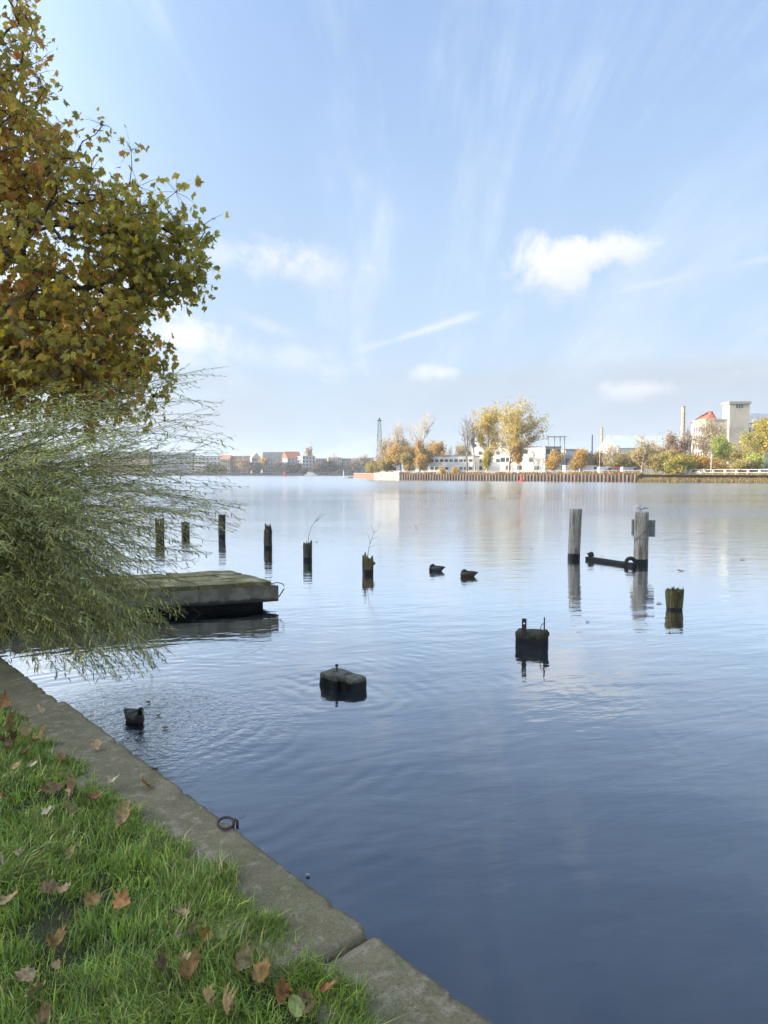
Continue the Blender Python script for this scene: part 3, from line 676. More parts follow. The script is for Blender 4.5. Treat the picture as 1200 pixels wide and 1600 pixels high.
def far_tree(label, px, Y, ytop, hw_px, bark, leaves=None, lsize=.42, per_tip=6, ybase=None, counts=(9, 6, 4), ang=38, up=.35, fac=.5, bare=.28, seed=0, name='tree', tw=.03, group=None, spread=.5, z0=None, base_px=None, cat='tree'):
    rng = random.Random(seed * 13 + 5); nr = np.random.default_rng(seed + 77)
    segs, tips = grow(rng, len(counts), counts, ang, up, fac, bare)
    z0 = (FARZ if Y < 450 else .9) if z0 is None else z0
    top = P(px, ytop, Y); H = top.z - z0; Wd = hw_px * Y / FPX
    allp = np.array([tuple(p) for s in segs for p in s[1]])
    sz = H / allp[:, 2].max(); sx = Wd / np.percentile(np.abs(allp[:, :2]), 98.5)
    lean = 0.0 if base_px is None else (px - base_px) * Y / FPX
    bx = P(px, 738, Y).x - lean
    e = empty(name, (bx, Y, z0)); tag(e, label, cat, group)
    def tf(p): return Vector((p.x * sx + lean * (p.z * sz / H), p.y * sx, p.z * sz))
    tr, br = MB(), MB()
    rs_ = H * .5
    for lv, pts, rad in segs:
        (tr if lv <= 1 else br).tube([tf(p) for p in pts], [max(r * rs_, tw) for r in rad], 5 if lv == 0 else 3, caps=False)
    to_ = tr.build('trunk', barks[bark], e)
    o = br.build('branches', barks[bark], to_); o['kind'] = 'stuff'
    if leaves:
        per_tip = int(per_tip * 1.5); base = np.array([tuple(tf(p)) for p, d_ in tips]); n = len(base) * per_tip
        pos = np.repeat(base, per_tip, 0) + nr.normal(0, spread, (n, 3)) * np.array([1, 1, .9])
        pos *= np.repeat(1 + .16 * nr.normal(0, 1, (len(base), 1)) * np.array([[1, 1, .5]]), per_tip, 0); pos[:, 2] = np.maximum(pos[:, 2], .2)
        M = frames(nr.normal(0, 1, (n, 3)), nr.normal(0, 1, (n, 3)))
        # leaf colour drifts from clump to clump
        cl = np.array([mnoise.noise(Vector(p) * .35 + Vector((seed, 0, 0))) for p in base]); cl = np.repeat(np.clip(cl * 1.4 + .5, 0, 1), per_tip)[:, None]
        c0, c1 = np.array(leaves[0]), np.array(leaves[1])
        C = (c0 * (1 - cl) + c1 * cl) * nr.uniform(.7, 1.25, (n, 1))
        V, F, CC = scatter(QUAD_T, [(0, 1, 2, 3)], pos, M, lsize * 1.15 * nr.uniform(.6, 1.3, n), C)
        o = link('crown', mesh_np('crown', V, F, CC), fl, e); o['kind'] = 'stuff'
    return e
YEL = ((.62, .45, .09), (.52, .41, .11)); ORA = ((.60, .38, .09), (.52, .36, .13)); OLV = ((.38, .32, .11), (.46, .36, .12)); TAN = ((.52, .41, .26), (.44, .34, .21)); BRN = ((.44, .29, .19), (.36, .26, .17)); GRN = ((.46, .50, .09), (.34, .40, .09)); DKG = ((.06, .08, .05), (.08, .09, .055)); YGR = ((.52, .42, .07), (.40, .36, .08))
ft = far_tree; BY = bank_y
G1 = 'trees on the far bank'
ft('bushy tan tree half hiding the lattice mast', 596, BY(600) + 14, 684, 15, 'tan', TAN, .3, 3, seed=1, group=G1, counts=(10, 6, 4))
ft('thin tan tree with fine twigs just right of the mast', 611, BY(611) + 10, 672, 14, 'tan', TAN, .28, 3, seed=2, group=G1)
ft('slender bare tree between the mast and the tallest bare tree', 627, BY(627) + 12, 655, 14, 'pale', None, seed=3, group=G1, bare=.45, ang=30)
ft('tallest bare tree with pale branches right of the mast', 650, BY(650) + 9, 640, 27, 'pale', None, seed=4, group=G1, bare=.4, ang=36, counts=(10, 7, 5), tw=.035, base_px=656)
ft('golden bush under the bare trees right of the mast', 619, BY(619) + 8, 698, 13, 'tan', ORA, .35, 8, seed=5, group=G1)
ft('golden tree under the tallest bare tree', 645, BY(645) + 16, 700, 14, 'tan', ORA, .4, 7, seed=6, group=G1)
ft('low yellow green bush at the foot of the mast', 590, BY(590) + 3, 722, 11, 'tan', OLV, .35, 9, seed=7, group=G1, bare=.1, name='bush', cat='bush')
ft('low olive bush behind the concrete bank wall', 606, BY(606) + 4, 720, 10, 'tan', OLV, .35, 8, seed=8, group=G1, bare=.1, name='bush', cat='bush')
ft('orange tree left of the long white building', 668, BY(668) + 30, 703, 10, 'tan', ORA, .4, 9, seed=9, group=G1)
ft('broad orange tree behind the left end of the white building', 686, BY(686) + 48, 694, 16, 'tan', ORA, .42, 9, seed=10, group=G1)
ft('small dark bare tree above the long white building', 705, BY(705) + 55, 693, 11, 'dark', None, seed=11, group=G1)
ft('tan bush above the roof of the long white building', 722, BY(722) + 52, 700, 12, 'tan', TAN, .4, 7, seed=12, group=G1)
ft('bare grey tree leaning left, left of the yellow poplars', 722, BY(722) + 8, 648, 28, 'dark', None, seed=13, group=G1, bare=.4, ang=40, counts=(10, 6, 5), tw=.035, base_px=730)
ft('golden thin tree right of the mast behind the bare tree', 634, BY(634) + 18, 684, 15, 'tan', TAN, .34, 4, seed=90, group=G1)
ft('fine golden tree beside the tallest bare tree', 664, BY(664) + 14, 690, 13, 'tan', ORA, .34, 4, seed=91, group=G1)
ft('slim bare tree between leaning tree and yellow poplar', 742, BY(742) + 9, 662, 9, 'tan', None, seed=14, group=G1, bare=.5, ang=24)
ft('yellow poplar on the left of the large poplar pair', 760, BY(760) + 9, 638, 24, 'tan', YEL, .4, 5, seed=15, group=G1, bare=.22, counts=(11, 7, 5), ang=32, up=.5)
ft('largest yellow poplar with a broad fan crown', 800, BY(800) + 8, 628, 42, 'tan', YEL, .4, 5, seed=16, group=G1, bare=.18, counts=(12, 8, 5), ang=36, up=.5, base_px=794)
ft('narrow golden tree under the largest poplar', 812, BY(812) + 6, 690, 9, 'tan', ORA, .32, 6, seed=17, group=G1)
ft('yellow undergrowth tree at the foot of the left poplar', 756, BY(756) + 5, 705, 10, 'tan', YGR, .32, 6, seed=18, group=G1)
ft('thin bare tree before the white block with scattered windows', 838, BY(838) + 6, 701, 13, 'pale', None, seed=19, group=G1)
ft('bright yellow columnar tree before the concrete building', 863, BY(863) + 5, 709, 8.5, 'tan', ORA, .36, 9, seed=20, group=G1, bare=.1, ang=26)
ft('orange columnar tree before the grey annex', 902, BY(902) + 5, 707, 9, 'tan', ORA, .36, 9, seed=21, group=G1, bare=.1, ang=26)
ft('tiny golden bush left of two on the pile wall', 691, BY(691) + 1.2, 733, 4, 'tan', ORA, .28, 8, seed=22, group=G1, bare=.05, name='bush', z0=FARZ - .5, counts=(6, 4), cat='bush')
ft('tiny golden bush right of two on the pile wall', 711, BY(711) + 1.2, 732.5, 3.6, 'tan', ORA, .28, 8, seed=23, group=G1, bare=.05, name='bush', z0=FARZ - .5, counts=(6, 4), cat='bush')
ft('rust brown tree behind the white delivery van', 922, BY(922) + 30, 709, 12, 'tan', BRN, .4, 7, seed=24, group=G1)
ft('orange brown tree behind the slim brick chimney base', 944, BY(944) + 30, 710, 13, 'tan', ORA, .4, 5, seed=25, group=G1)
ft('bare tan tree left of the factory hall', 960, BY(960) + 14, 683, 19, 'pale', None, seed=26, group=G1, ang=42, counts=(10, 6, 4))
ft('wide bare tree before the factory hall', 1003, BY(1003) + 7, 674, 29, 'tan', None, seed=27, group=G1, ang=46, counts=(11, 7, 4), bare=.2)
ft('yellow round bush before the factory hall', 1010, BY(1010) + 11, 697, 20, 'tan', OLV, .38, 8, seed=28, group=G1)
ft('olive bush at the left end of the reed bank', 1032, BY(1032) + 6, 706, 17, 'tan', OLV, .36, 7, seed=29, group=G1, bare=.08)
ft('yellow green shrub left of the sturdy white railing', 1050, BY(1050) + 4, 716, 14, 'tan', YGR, .34, 8, seed=30, group=G1, bare=.08)
ft('brown half bare tree below the tall brick chimney', 1055, BY(1055) + 15, 678, 22, 'dark', BRN, .36, 4, seed=31, group=G1)
ft('dark bare tree between the tall chimney and the mill', 1077, BY(1077) + 26, 661, 12, 'dark', None, seed=32, group=G1)
ft('brownish tree before the mill wing', 1114, BY(1114) + 26, 656, 27, 'tan', TAN, .32, 4, seed=33, group=G1, counts=(11, 7, 4))
ft('golden orange tree before the mill, behind the lamp post', 1100, BY(1100) + 12, 716, 21, 'tan', ((.52, .36, .04), (.46, .26, .04)), .36, 10, seed=34, group=G1)
ft('bright yellow green tree before the mill tower', 1134, BY(1134) + 18, 688, 19, 'tan', GRN, .38, 9, seed=35, group=G1)
ft('olive thicket under the mill tower', 1152, BY(1152) + 17, 706, 14, 'tan', OLV, .36, 6, seed=36, group=G1)
ft('big yellow tree at the right edge of the far bank', 1188, BY(1188) + 14, 651, 37, 'tan', YGR, .4, 7, seed=37, group=G1, counts=(12, 8, 5))
ft('fresh green bush under the big yellow tree', 1172, BY(1172) + 10, 714, 13, 'tan', GRN, .34, 8, seed=38, group=G1)
ft('yellow tree beyond the right edge of the picture', 1262, BY(1262) + 14, 664, 34, 'tan', YGR, .42, 6, seed=39, group=G1)
for i, (px_, off_, yt_, hw_, pal_, lab_) in enumerate(((958, 24, 702, 15, TAN, 'tan thicket behind the fence vehicles'), (1025, 16, 694, 17, TAN, 'tan tree right of the yellow round bush'), (1042, 9, 712, 14, OLV, 'olive shrub between the factory hall and the brick chimney'), (930, 34, 713, 12, TAN, 'tan bush below the blue steel stack'), (582, 6, 728, 7, OLV, 'low olive shrub left of the lattice mast foot'), (633, 7, 712, 11, OLV, 'olive undergrowth bush below the slender bare tree'), (662, 7, 714, 10, ORA, 'golden undergrowth bush right of the tallest bare tree'), (640, 20, 706, 14, TAN, 'tan thicket behind the golden trees near the mast'), (604, 9, 708, 12, TAN, 'tan thicket left of the golden bush near the mast'), (970, 18, 712, 16, OLV, 'olive hedge tree behind the silver van'), (990, 20, 708, 15, ORA, 'golden hedge tree before the factory hall left half'), (1066, 10, 700, 16, BRN, 'brown thicket left of the mill wing'), (1083, 9, 714, 13, YGR, 'yellow shrub at the left foot of the mill'), (1160, 9, 722, 12, OLV, 'olive shrub behind the right stretch of white railing'), (1122, 10, 722, 12, ORA, 'orange shrub below the bright yellow green tree'))):
    ft(lab_, px_, BY(px_) + off_, yt_, hw_, 'tan', pal_, .34, 7, seed=60 + i, group=G1, bare=.06, name='bush', cat='bush')
G2 = 'trees in the far town'
TT = TOWN_Y
ft('tall narrow poplar behind the town roofs', 482, TT + 60, 699, 5.5, 'tan', TAN, .9, 6, seed=41, group=G2, ang=16, up=.7, bare=.1, counts=(9, 5, 3), tw=.08)
ft('bare round tree before the cream town block', 527, TT + 4, 706, 12, 'tan', None, seed=42, group=G2, counts=(9, 6, 4), tw=.06)
ft('dark pointed conifer at the far town shore', 403, TT + 3, 726, 4.5, 'dark', DKG, .9, 12, seed=43, group=G2, bare=.02, ang=60, up=0, counts=(12, 4), spread=.8)
ft('small golden tree at the far town shore', 415, TT + 4, 717, 8, 'tan', ORA, .8, 8, seed=44, group=G2, counts=(8, 5, 3), spread=.8)
ft('dark round tree before the red roofed house', 447, TT + 3, 725, 7, 'dark', DKG, .8, 10, seed=45, group=G2, counts=(8, 5, 3), spread=.8, bare=.1)
ft('dark broad tree below the pale low town block', 506, TT + 3, 721, 11, 'dark', DKG, .85, 10, seed=46, group=G2, counts=(9, 6, 3), spread=.9, bare=.1)
ft('reddish bare tree before the brown town block', 376, TT + 4, 713, 14, 'tan', BRN, .6, 3, seed=47, group=G2, counts=(9, 6, 4), tw=.05, spread=.8)
ft('grey bare tree before the greyish town block', 549, TT + 4, 714, 9, 'tan', None, seed=48, group=G2, tw=.06)
ft('grey bare tree at the right end of the town', 566, TT + 5, 712, 10, 'tan', TAN, .6, 2, seed=49, group=G2, tw=.06)
ft('low dark shrub under the white balcony block', 474, TT + 2, 733, 6, 'dark', DKG, .8, 9, seed=50, group=G2, counts=(8, 4), spread=.7, bare=.05)
for i, (px_, yt_, hw_, pal_, lab_) in enumerate(((330, 727, 9, DKG, 'dark shrub before the white balcony house by the willow'), (352, 728, 7, BRN, 'brown bush before the orange roofed house'), (391, 723, 8, TAN, 'tan tree between brown block and bright gable'), (431, 722, 10, TAN, 'greyish bushy tree before the wide slate roofed house'), (460, 726, 8, DKG, 'dark bush at the foot of the red roofed house'), (494, 724, 7, BRN, 'brown bush right of the white balcony block'), (518, 727, 9, DKG, 'dark hedge tree before the cream town block'), (541, 724, 9, BRN, 'brown bush before the greyish town block'), (558, 722, 9, TAN, 'tan tree before the dim grey end block'), (577, 720, 9, BRN, 'brown tree beyond the brick bank wall'))):
    ft(lab_, px_, TT + 5, yt_, hw_, 'tan', tuple(tuple(v * .6 for v in q) for q in pal_), .8, 5, seed=120 + i, group=G2, counts=(8, 5, 3), spread=.8, bare=.08)
ft('low green shrub by the brick bank wall in the distance', 575, TT - 250, 731, 6, 'tan', GRN, .4, 8, seed=51, group=G2, counts=(8, 4), spread=.4, bare=.05, z0=FARZ)

# ================================================================ ADDED BLOCK, OUT OF VIEW ON THE LEFT, TO SHADE THE FOREGROUND
nb_ = empty('added_shade_block', (-46, -8, QZ + .25), math.pi / 2); tag(nb_, 'long unseen brick block, added left of the view to shade the foreground', 'building')
box_part(nb_, 'wall', mat('block_brick', (.34, .24, .18), (.28, .19, .15), .8, .9), -14, 42, 0, 12, -1, 25)
box_part(nb_, 'roof', slate, -14.4, 42.4, -.4, 12.4, 25.002, 25.6)
wm = win_mesh(1.4, 1.7)
for r_ in range(6):
    for c_ in range(12): link('window', wm, None, nb_, (-11 + c_ * 4.5, 0, 2 + r_ * 3.9))

# ---- autumn haze over the water: one closed box of even pale air
hz_ = MB().box(-1750, 1750, -170, 2050, -2.6, 46).build('haze', None); hz_['kind'] = 'stuff'; hz_['label'] = 'pale autumn haze over the river'
hm = bpy.data.materials.new('haze_air'); hm.use_nodes = True; hn = hm.node_tree.nodes; hn.remove(hn['Principled BSDF'])
pv = hn.new('ShaderNodeVolumePrincipled'); pv.inputs['Color'].default_value = (.93, .95, 1, 1); pv.inputs['Density'].default_value = 0.00033; pv.inputs['Anisotropy'].default_value = 0.2
hm.node_tree.links.new(pv.outputs[0], hn['Material Output'].inputs['Volume']); hz_.data.materials.append(hm); hz_.display_type = 'WIRE'

# ================================================================ THINGS IN THE WATER
def wood_mat(name, c1, c2, moss, wet=.16, wetc=(.012, .011, .010), wob=.03, grain=9.0, mossamt=.55):
    m = bpy.data.materials.new(name); m.use_nodes = True; MATS[name] = m
    T = NT(m.node_tree); b = T.n['Principled BSDF']; b.inputs['Roughness'].default_value = .85; b.inputs['Specular IOR Level'].default_value = .3
    p = T.n.new('ShaderNodeNewGeometry').outputs['Position']; z = T.sep(p)[2]
    v = T.vm('MULTIPLY', p, (1, 1, .09))
    g = T.noise(v, grain * 3, 6, .7, .3); g2 = T.noise(v, grain, 5, .6, .4); bl = T.noise(p, 6, 5, .65)
    c = T.mix(T.smooth(g, .32, .66), c1 + (1,), c2 + (1,))
    c = T.mix(T.smooth(g2, .48, .62, 0, .85), c, tuple(x * .45 for x in c2) + (1,))
    c = T.mix(T.smooth(bl, .62 - mossamt * .25, .75, 0, mossamt), c, moss + (1,))
    lim = T.m('ADD', z, T.m('MULTIPLY', T.m('SUBTRACT', T.noise(p, 9, 4), .5), wob * 2))
    wetf = T.smooth(lim, wet + wob * .4, wet - wob * .4)
    T.put(b.inputs['Base Color'], T.mix(wetf, c, wetc + (1,)))
    T.put(b.inputs['Roughness'], T.smooth(wetf, 0, 1, .88, .5))
    bn = T.n.new('ShaderNodeBump'); bn.inputs['Distance'].default_value = .012; T.put(bn.inputs['Height'], T.m('ADD', g, T.m('MULTIPLY', g2, .7))); T.l.new(bn.outputs[0], b.inputs['Normal'])
    return m
old_wood = wood_mat('rotten_wood', (.14, .12, .08), (.07, .058, .04), (.12, .11, .045), .10)
ochre_wood = wood_mat('ochre_rotten_wood', (.25, .18, .08), (.11, .078, .04), (.18, .15, .05), .12)
moss_wood = wood_mat('mossy_wood', (.26, .20, .085), (.055, .045, .024), (.14, .125, .035), .05, mossamt=.7)
grey_wood = wood_mat('silver_grey_wood', (.50, .44, .36), (.28, .24, .195), (.20, .165, .12), .165, wob=.02, mossamt=.55, grain=14)

def rotten_pile(label, px, ybase, ytop, wpx, m, seed, jag=.09, lean=0.0, knob=None, group='rotten pilings in the water', hollow=.1, flare=0.0, name='piling', waist=None):
    b = G(px, ybase); u = b.y / FPX; h = (ybase - ytop) * u; r0 = wpx * u / 2
    n, k = 26, 16; mb = MB(); rng = random.Random(seed); ph = rng.uniform(0, 50)
    tops = []
    for j in range(n):
        a = 2 * math.pi * j / n
        t = mnoise.noise(Vector((math.cos(a) * 1.9 + ph, math.sin(a) * 1.9, 0))) * .8 + mnoise.noise(Vector((math.cos(a) * 4.2 + ph, math.sin(a) * 4.2, 3))) * 1.3 + rng.uniform(-.3, .3)
        tops.append(t)
    mx = max(tops); tops = [h + (t - mx) * jag for t in tops]
    for i in range(k + 1):
        f = i / k
        for j in range(n):
            a = 2 * math.pi * j / n; z = -.5 + (tops[j] + .5) * f
            fz = max(0.0, z / h)
            rr = r0 * (1 + flare * (fz - .5)) * (1 + .13 * mnoise.noise(Vector((math.cos(a) * 2.6 + ph, math.sin(a) * 2.6, z * 1.2))) + .10 * mnoise.noise(Vector((math.cos(a) * 7 + ph, math.sin(a) * 7, z * 3))))
            if waist and fz > waist[0]: rr *= waist[1]
            mb.v.append((rr * math.cos(a) + lean * z, rr * math.sin(a), z))
    for i in range(k):
        for j in range(n): j2 = (j + 1) % n; mb.f.append((i * n + j, i * n + j2, (i + 1) * n + j2, (i + 1) * n + j))
    q = len(mb.v)                                     # rotted-out hollow top
    for j in range(n):
        x, y, z = mb.v[k * n + j]; mb.v.append((x * .72 + lean * h * .28, y * .72, z - hollow * .35 - .02 * rng.random()))
    mb.v.append((lean * h, 0, h - jag - hollow))
    for j in range(n):
        j2 = (j + 1) % n; mb.f.append((k * n + j, k * n + j2, q + j2, q + j)); mb.f.append((q + j, q + j2, q + n))
    e = empty(name, (b.x, b.y, 0)); tag(e, label, 'piling', group)
    mb.build('shaft', m, e, smooth=False)
    if knob:
        kx, kz, kr = knob; s = MB()
        s.tube([(r0 * kx * .5, -.02, kz * h), (r0 * kx * .9, -.04, kz * h + .01), (r0 * kx * 1.15, -.05, kz * h + .03), (r0 * kx * 1.25, -.05, kz * h + .05)], [kr, kr * 1.05, kr * .8, kr * .2], 10).build('knot', m, e, smooth=True)
    return e, Vector((b.x, b.y, h)), u
rotten_pile('short mossy piling behind the willow, leftmost of the row', 250, 844, 808, 13, moss_wood, 11)
rotten_pile('mossy piling just behind the willow, second from the left', 290, 838, 814, 12, moss_wood, 12)
rotten_pile('smooth dark piling at the willow twig tips', 347, 839, 803, 11, old_wood, 13, jag=.03)
rotten_pile('dark piling with a forked stepped top, right of the willow tips', 419, 857, 816, 13, old_wood, 14, jag=.16, waist=(.72, .72))
e, p3, u3 = rotten_pile('black split piling with a single tall twig on it', 480.5, 876, 843, 14, old_wood, 15, jag=.15)
e, p4, u4 = rotten_pile('ochre jagged piling with a knot and a branched twig', 574.5, 897, 861, 17, ochre_wood, 18, jag=.20, knob=(1.1, .45, .05))
e, p5, u5 = rotten_pile('short mossy stump with a grassy top right of the grey posts', 1054, 952, 917, 26, moss_wood, 17, jag=.05, flare=.22, name='piling')
twig_m = mat('twig_bark', (.12, .09, .06), (.08, .06, .04), 4, .9)
def sapling(label, base, paths, rad=.006, buds=()):
    e = empty('sapling', base); tag(e, label, 'twig', 'twigs growing on the pilings')
    for i, pth in enumerate(paths):
        MB().tube([Vector(p) for p in pth], [rad * (1 - .7 * k / (len(pth) - 1)) * (1 if i == 0 else .7) for k in range(len(pth))], 5).build('stem' if i == 0 else 'side_twig', twig_m, e)
    for p in buds: MB().lathe([(.001, -.018), (.016, 0), (.001, .018)], 6).build('seed_head', mat('seed_brown', (.03, .022, .016)), e, p)
s = u3
sapling('long bent bare twig growing from the black split piling', p3 - Vector((-.02, 0, .12)), [[(0, 0, 0), (.02, 0, 12 * s), (5 * s, .02, 26 * s), (12 * s, .03, 36 * s), (24 * s, .05, 47 * s)], [(9 * s, .02, 32 * s), (15 * s, .05, 41 * s), (20 * s, .06, 49 * s)], [(12 * s, .03, 36 * s), (19 * s, -.02, 40 * s), (23 * s, -.03, 44 * s)]], .008, [(15 * s, 0, 36 * s)])
s = u4
sapling('small branched bare twig growing from the ochre piling', p4 - Vector((0, 0, .16)), [[(0, 0, 0), (2 * s, 0, 16 * s), (6 * s, .01, 28 * s), (10 * s, .02, 38 * s), (13 * s, .02, 50 * s)], [(4 * s, 0, 22 * s), (2 * s, 0, 32 * s), (-2 * s, .02, 42 * s)], [(6 * s, .01, 28 * s), (13 * s, -.02, 32 * s), (18 * s, -.03, 34 * s)], [(10 * s, .02, 38 * s), (7 * s, .04, 46 * s), (4 * s, .04, 54 * s)], [(2 * s, 0, 16 * s), (8 * s, .01, 18 * s), (13 * s, .02, 20 * s)], [(10 * s, .02, 38 * s), (16 * s, .04, 44 * s), (19 * s, .04, 52 * s)]], .007)
# grass tuft on the mossy stump
r = np.random.default_rng(12); n = 60
aa = r.uniform(0, 6.28, n); rr = np.sqrt(r.uniform(0, 1, n)) * .14
o = strips('stump_grass', leafmat('tuft_leaf', .3), np.stack([p5.x + rr * np.cos(aa), p5.y + rr * np.sin(aa), np.full(n, p5.z - .09)], 1), .12, .004, .35, [(.10, .09, .03), (.16, .13, .06), (.06, .07, .02)], 14)
o['label'] = 'wiry grass tuft on the mossy stump'

def post(label, px, ybase, ytop, wpx, lean):
    b = G(px, ybase); u = b.y / FPX; h = (ybase - ytop) * u; r0 = wpx * u / 2
    e = empty('mooring_post', (b.x, b.y, 0)); tag(e, label, 'post', 'grey mooring posts')
    mb = MB(); n = 28; k = 14
    zs = [-.6 + (h + .6) * i / k for i in range(k + 1)]
    ph = px * .13
    for i, z in enumerate(zs):
        for j in range(n):
            a = 2 * math.pi * j / n; rr = r0 * (1.0 - .03 * z / h) * (1 + .025 * mnoise.noise(Vector((math.cos(a) * 3 + ph, math.sin(a) * 3, z * .4))))
            mb.v.append((rr * math.cos(a) + lean * z, rr * math.sin(a), z))
    for i in range(k):
        for j in range(n): j2 = (j + 1) % n; mb.f.append((i * n + j, i * n + j2, (i + 1) * n + j2, (i + 1) * n + j))
    q = len(mb.v)
    for j in range(n): x, y, z = mb.v[k * n + j]; mb.v.append(((x - lean * h) * .93 + lean * h, y * .93, z + .012))
    for j in range(n): j2 = (j + 1) % n; mb.f.append((k * n + j, k * n + j2, q + j2, q + j))
    mb.f.append(tuple(q + j for j in range(n)))
    mb.build('shaft', grey_wood, e, smooth=True)
    return e, b, u, h, r0
eA, bA, uA, hA, rA = post('plain silver grey mooring post left of the signed one', 896.5, 873, 795, 19, .03)
eB, bB, uB, hB, rB = post('silver grey mooring post with a gull on top', 1001, 882, 800, 22, 0.0)
wire = mat('rusty_wire', (.06, .045, .035), None, 8, .8)
pts = [(rB * 1.02 * math.sin(a), -rB * 1.02 * math.cos(a), hB * .62 + .28 * (a / 1.5)) for a in [x * .1 for x in range(-14, 15)]]
MB().tube(pts, .005, 5).build('wire', wire, eB)
MB().tube([(rB * 1.03 * math.sin(a), -rB * 1.03 * math.cos(a), hB * .505) for a in [x * .2 for x in range(32)]], .004, 5).build('wire', wire, eB)
sg = empty('sign_board', (bB.x, bB.y + rB + .05, 0)); tag(sg, 'grey sign boards seen from behind, fixed behind the gull post', 'sign')
sheet = mat('sign_back_metal', (.30, .285, .25), (.25, .235, .21), 5, .6)
zc0, zc1 = (882 - 839) * uB, (882 - 812) * uB
MB().box(-10.5 * uB, 0, 0, .012, zc0 + .05, zc1).build('panel', sheet, sg)
MB().box(.006, 27 * uB, -.0, .012, zc0 - .01, zc1 - .02).build('panel', sheet, sg)
for x in (22 * uB, -8.5 * uB): MB().box(x - .012, x + .012, -.03, -.002, zc0, zc1 - .03).build('rib', sheet, sg)
for z in (zc0 + .12, zc1 - .1): MB().box(-9 * uB, 25 * uB, -.04, -.031, z - .012, z + .012).build('bracket', sheet, sg)
# tarred beam against the post
pl, pr = G(918, 874.5), G(992, 886); d_ = pr - pl; L = d_.length
bm_ = empty('floating_beam', pl, math.atan2(d_.y, d_.x)); tag(bm_, 'black waterlogged beam lying between the two grey posts', 'beam')
tar = mat('tarred_wood', (.014, .013, .012), (.028, .025, .021), 6, .8, .01, 12, stretch=(.2, 1, 1))
me = eroded_block(L, .18, .34, 50, 6, 8, .012, .003, 9); link('timber', me, tar, bm_, (0, .09, .10))
MB().tube([(.62 + .06 * math.cos(a), -.02, .135 + .06 * math.sin(a)) for a in [x * .35 for x in range(10)]], .004, 5).build('wire_loop', wire, bm_)
moss_m = mat('moss_clump', (.05, .06, .02), (.03, .03, .012), 20, .95, .01, 60)
def clump(name, label, loc, r, m, cat, seed, flat=.7):
    import bmesh
    bm = bmesh.new(); bmesh.ops.create_icosphere(bm, subdivisions=3, radius=1)
    for v in bm.verts:
        f = 1 + .35 * mnoise.noise(v.co * 1.7 + Vector((seed, 0, 0))) + .25 * mnoise.noise(v.co * 4 + Vector((seed, 3, 0)))
        v.co = Vector((v.co.x * r * f, v.co.y * r * f, v.co.z * r * flat * f))
    me = bpy.data.meshes.new(name); bm.to_mesh(me); bm.free()
    o = link(name, me, m, None, loc); tag(o, label, cat); return o
cl = G(925, 876); clump('moss_clump', 'dark mossy clump on the left end of the black beam', (cl.x, cl.y + .15, .17), .10, moss_m, 'moss', 3)
fe = empty('tyre_fender', G(985, 884.6)); tag(fe, 'dark round tyre fender beside the gull post', 'tyre')
mb = MB(); nn, kk = 20, 8
for i in range(nn):
    a = 2 * math.pi * i / nn
    for j in range(kk):
        w = 2 * math.pi * j / kk; rr = .12 + .055 * math.cos(w); mb.v.append((rr * math.cos(a), .055 * math.sin(w), .1 + rr * math.sin(a)))
for i in range(nn):
    for j in range(kk): mb.f.append((i * kk + j, i * kk + (j + 1) % kk, ((i + 1) % nn) * kk + (j + 1) % kk, ((i + 1) % nn) * kk + j))
mb.build('tyre', mat('old_tyre', (.03, .032, .025), (.045, .045, .03), 9, .9), fe, smooth=True)

# two squared piles cut off just above the water
cut_wood = wood_mat('cut_pile_wood', (.22, .195, .14), (.13, .118, .085), (.11, .105, .05), .10, (.008, .008, .008), .02, 14, .35)
for i, (px, py, s, zt, lab) in enumerate(((525, 1049, .30, .165, 'squared pile stump with an iron bolt on top, left of a touching pair'), (551, 1056.5, .25, .15, 'squared pile stump right of the one with the bolt'))):
    c = G(px, py, zt); a = R(50 if i == 0 else 46)
    e = empty('square_pile', (c.x, c.y, 0)); tag(e, lab, 'pile', 'two squared pile stumps')
    me = eroded_block(s, s, .75, 14, 14, 26, .03, .010, 20 + i)
    off = Matrix.Rotation(a, 3, 'Z') @ Vector((-s / 2, s / 2, 0))
    link('shaft', me, cut_wood, e, (off.x, off.y, zt), (0, 0, a))
    if i == 0:
        MB().lathe([(.010, zt - .03), (.010, zt + .06), (.019, zt + .062), (.021, zt + .085), (.008, zt + .09)], 10).build('bolt', mat('bolt_rust', (.06, .045, .035), None, 30, .8), e, (.01, .0, 0))
# log with two iron straps
lb = G(831, 1009); u = lb.y / FPX
lg = empty('strapped_log', (lb.x, lb.y, 0), R(-14)); tag(lg, 'dark log stump with two upright iron straps', 'log')
me = eroded_block(51 * u, .30, .75, 26, 14, 22, .07, .016, 31); link('log', me, wood_mat('log_wood', (.075, .07, .045), (.035, .032, .022), (.07, .075, .03), .14, (.008, .008, .008), .04, 10, .6), lg, (-25.5 * u, .15, 25 * u))
iron = mat('black_iron', (.035, .026, .02), (.06, .04, .028), 14, .75, .004, 60)
z0, z1 = 14 * u, 46 * u; xs = -11.5 * u; hw = .034
mb = MB(); mb.box(xs - hw, xs + hw, -.155, -.14, z0, z1 - .085); mb.box(xs - hw, xs + hw, -.155, -.14, z1 - .06, z1)
mb.box(xs - hw, xs - .012, -.155, -.14, z1 - .085, z1 - .06); mb.box(xs + .012, xs + hw, -.155, -.14, z1 - .085, z1 - .06)
o = mb.build('iron_strap', iron, lg)
MB().box(19 * u - .009, 19 * u + .009, -.10, -.02, z0, z1 + .01).build('iron_strap', iron, lg, rot=(0, 0, 0))
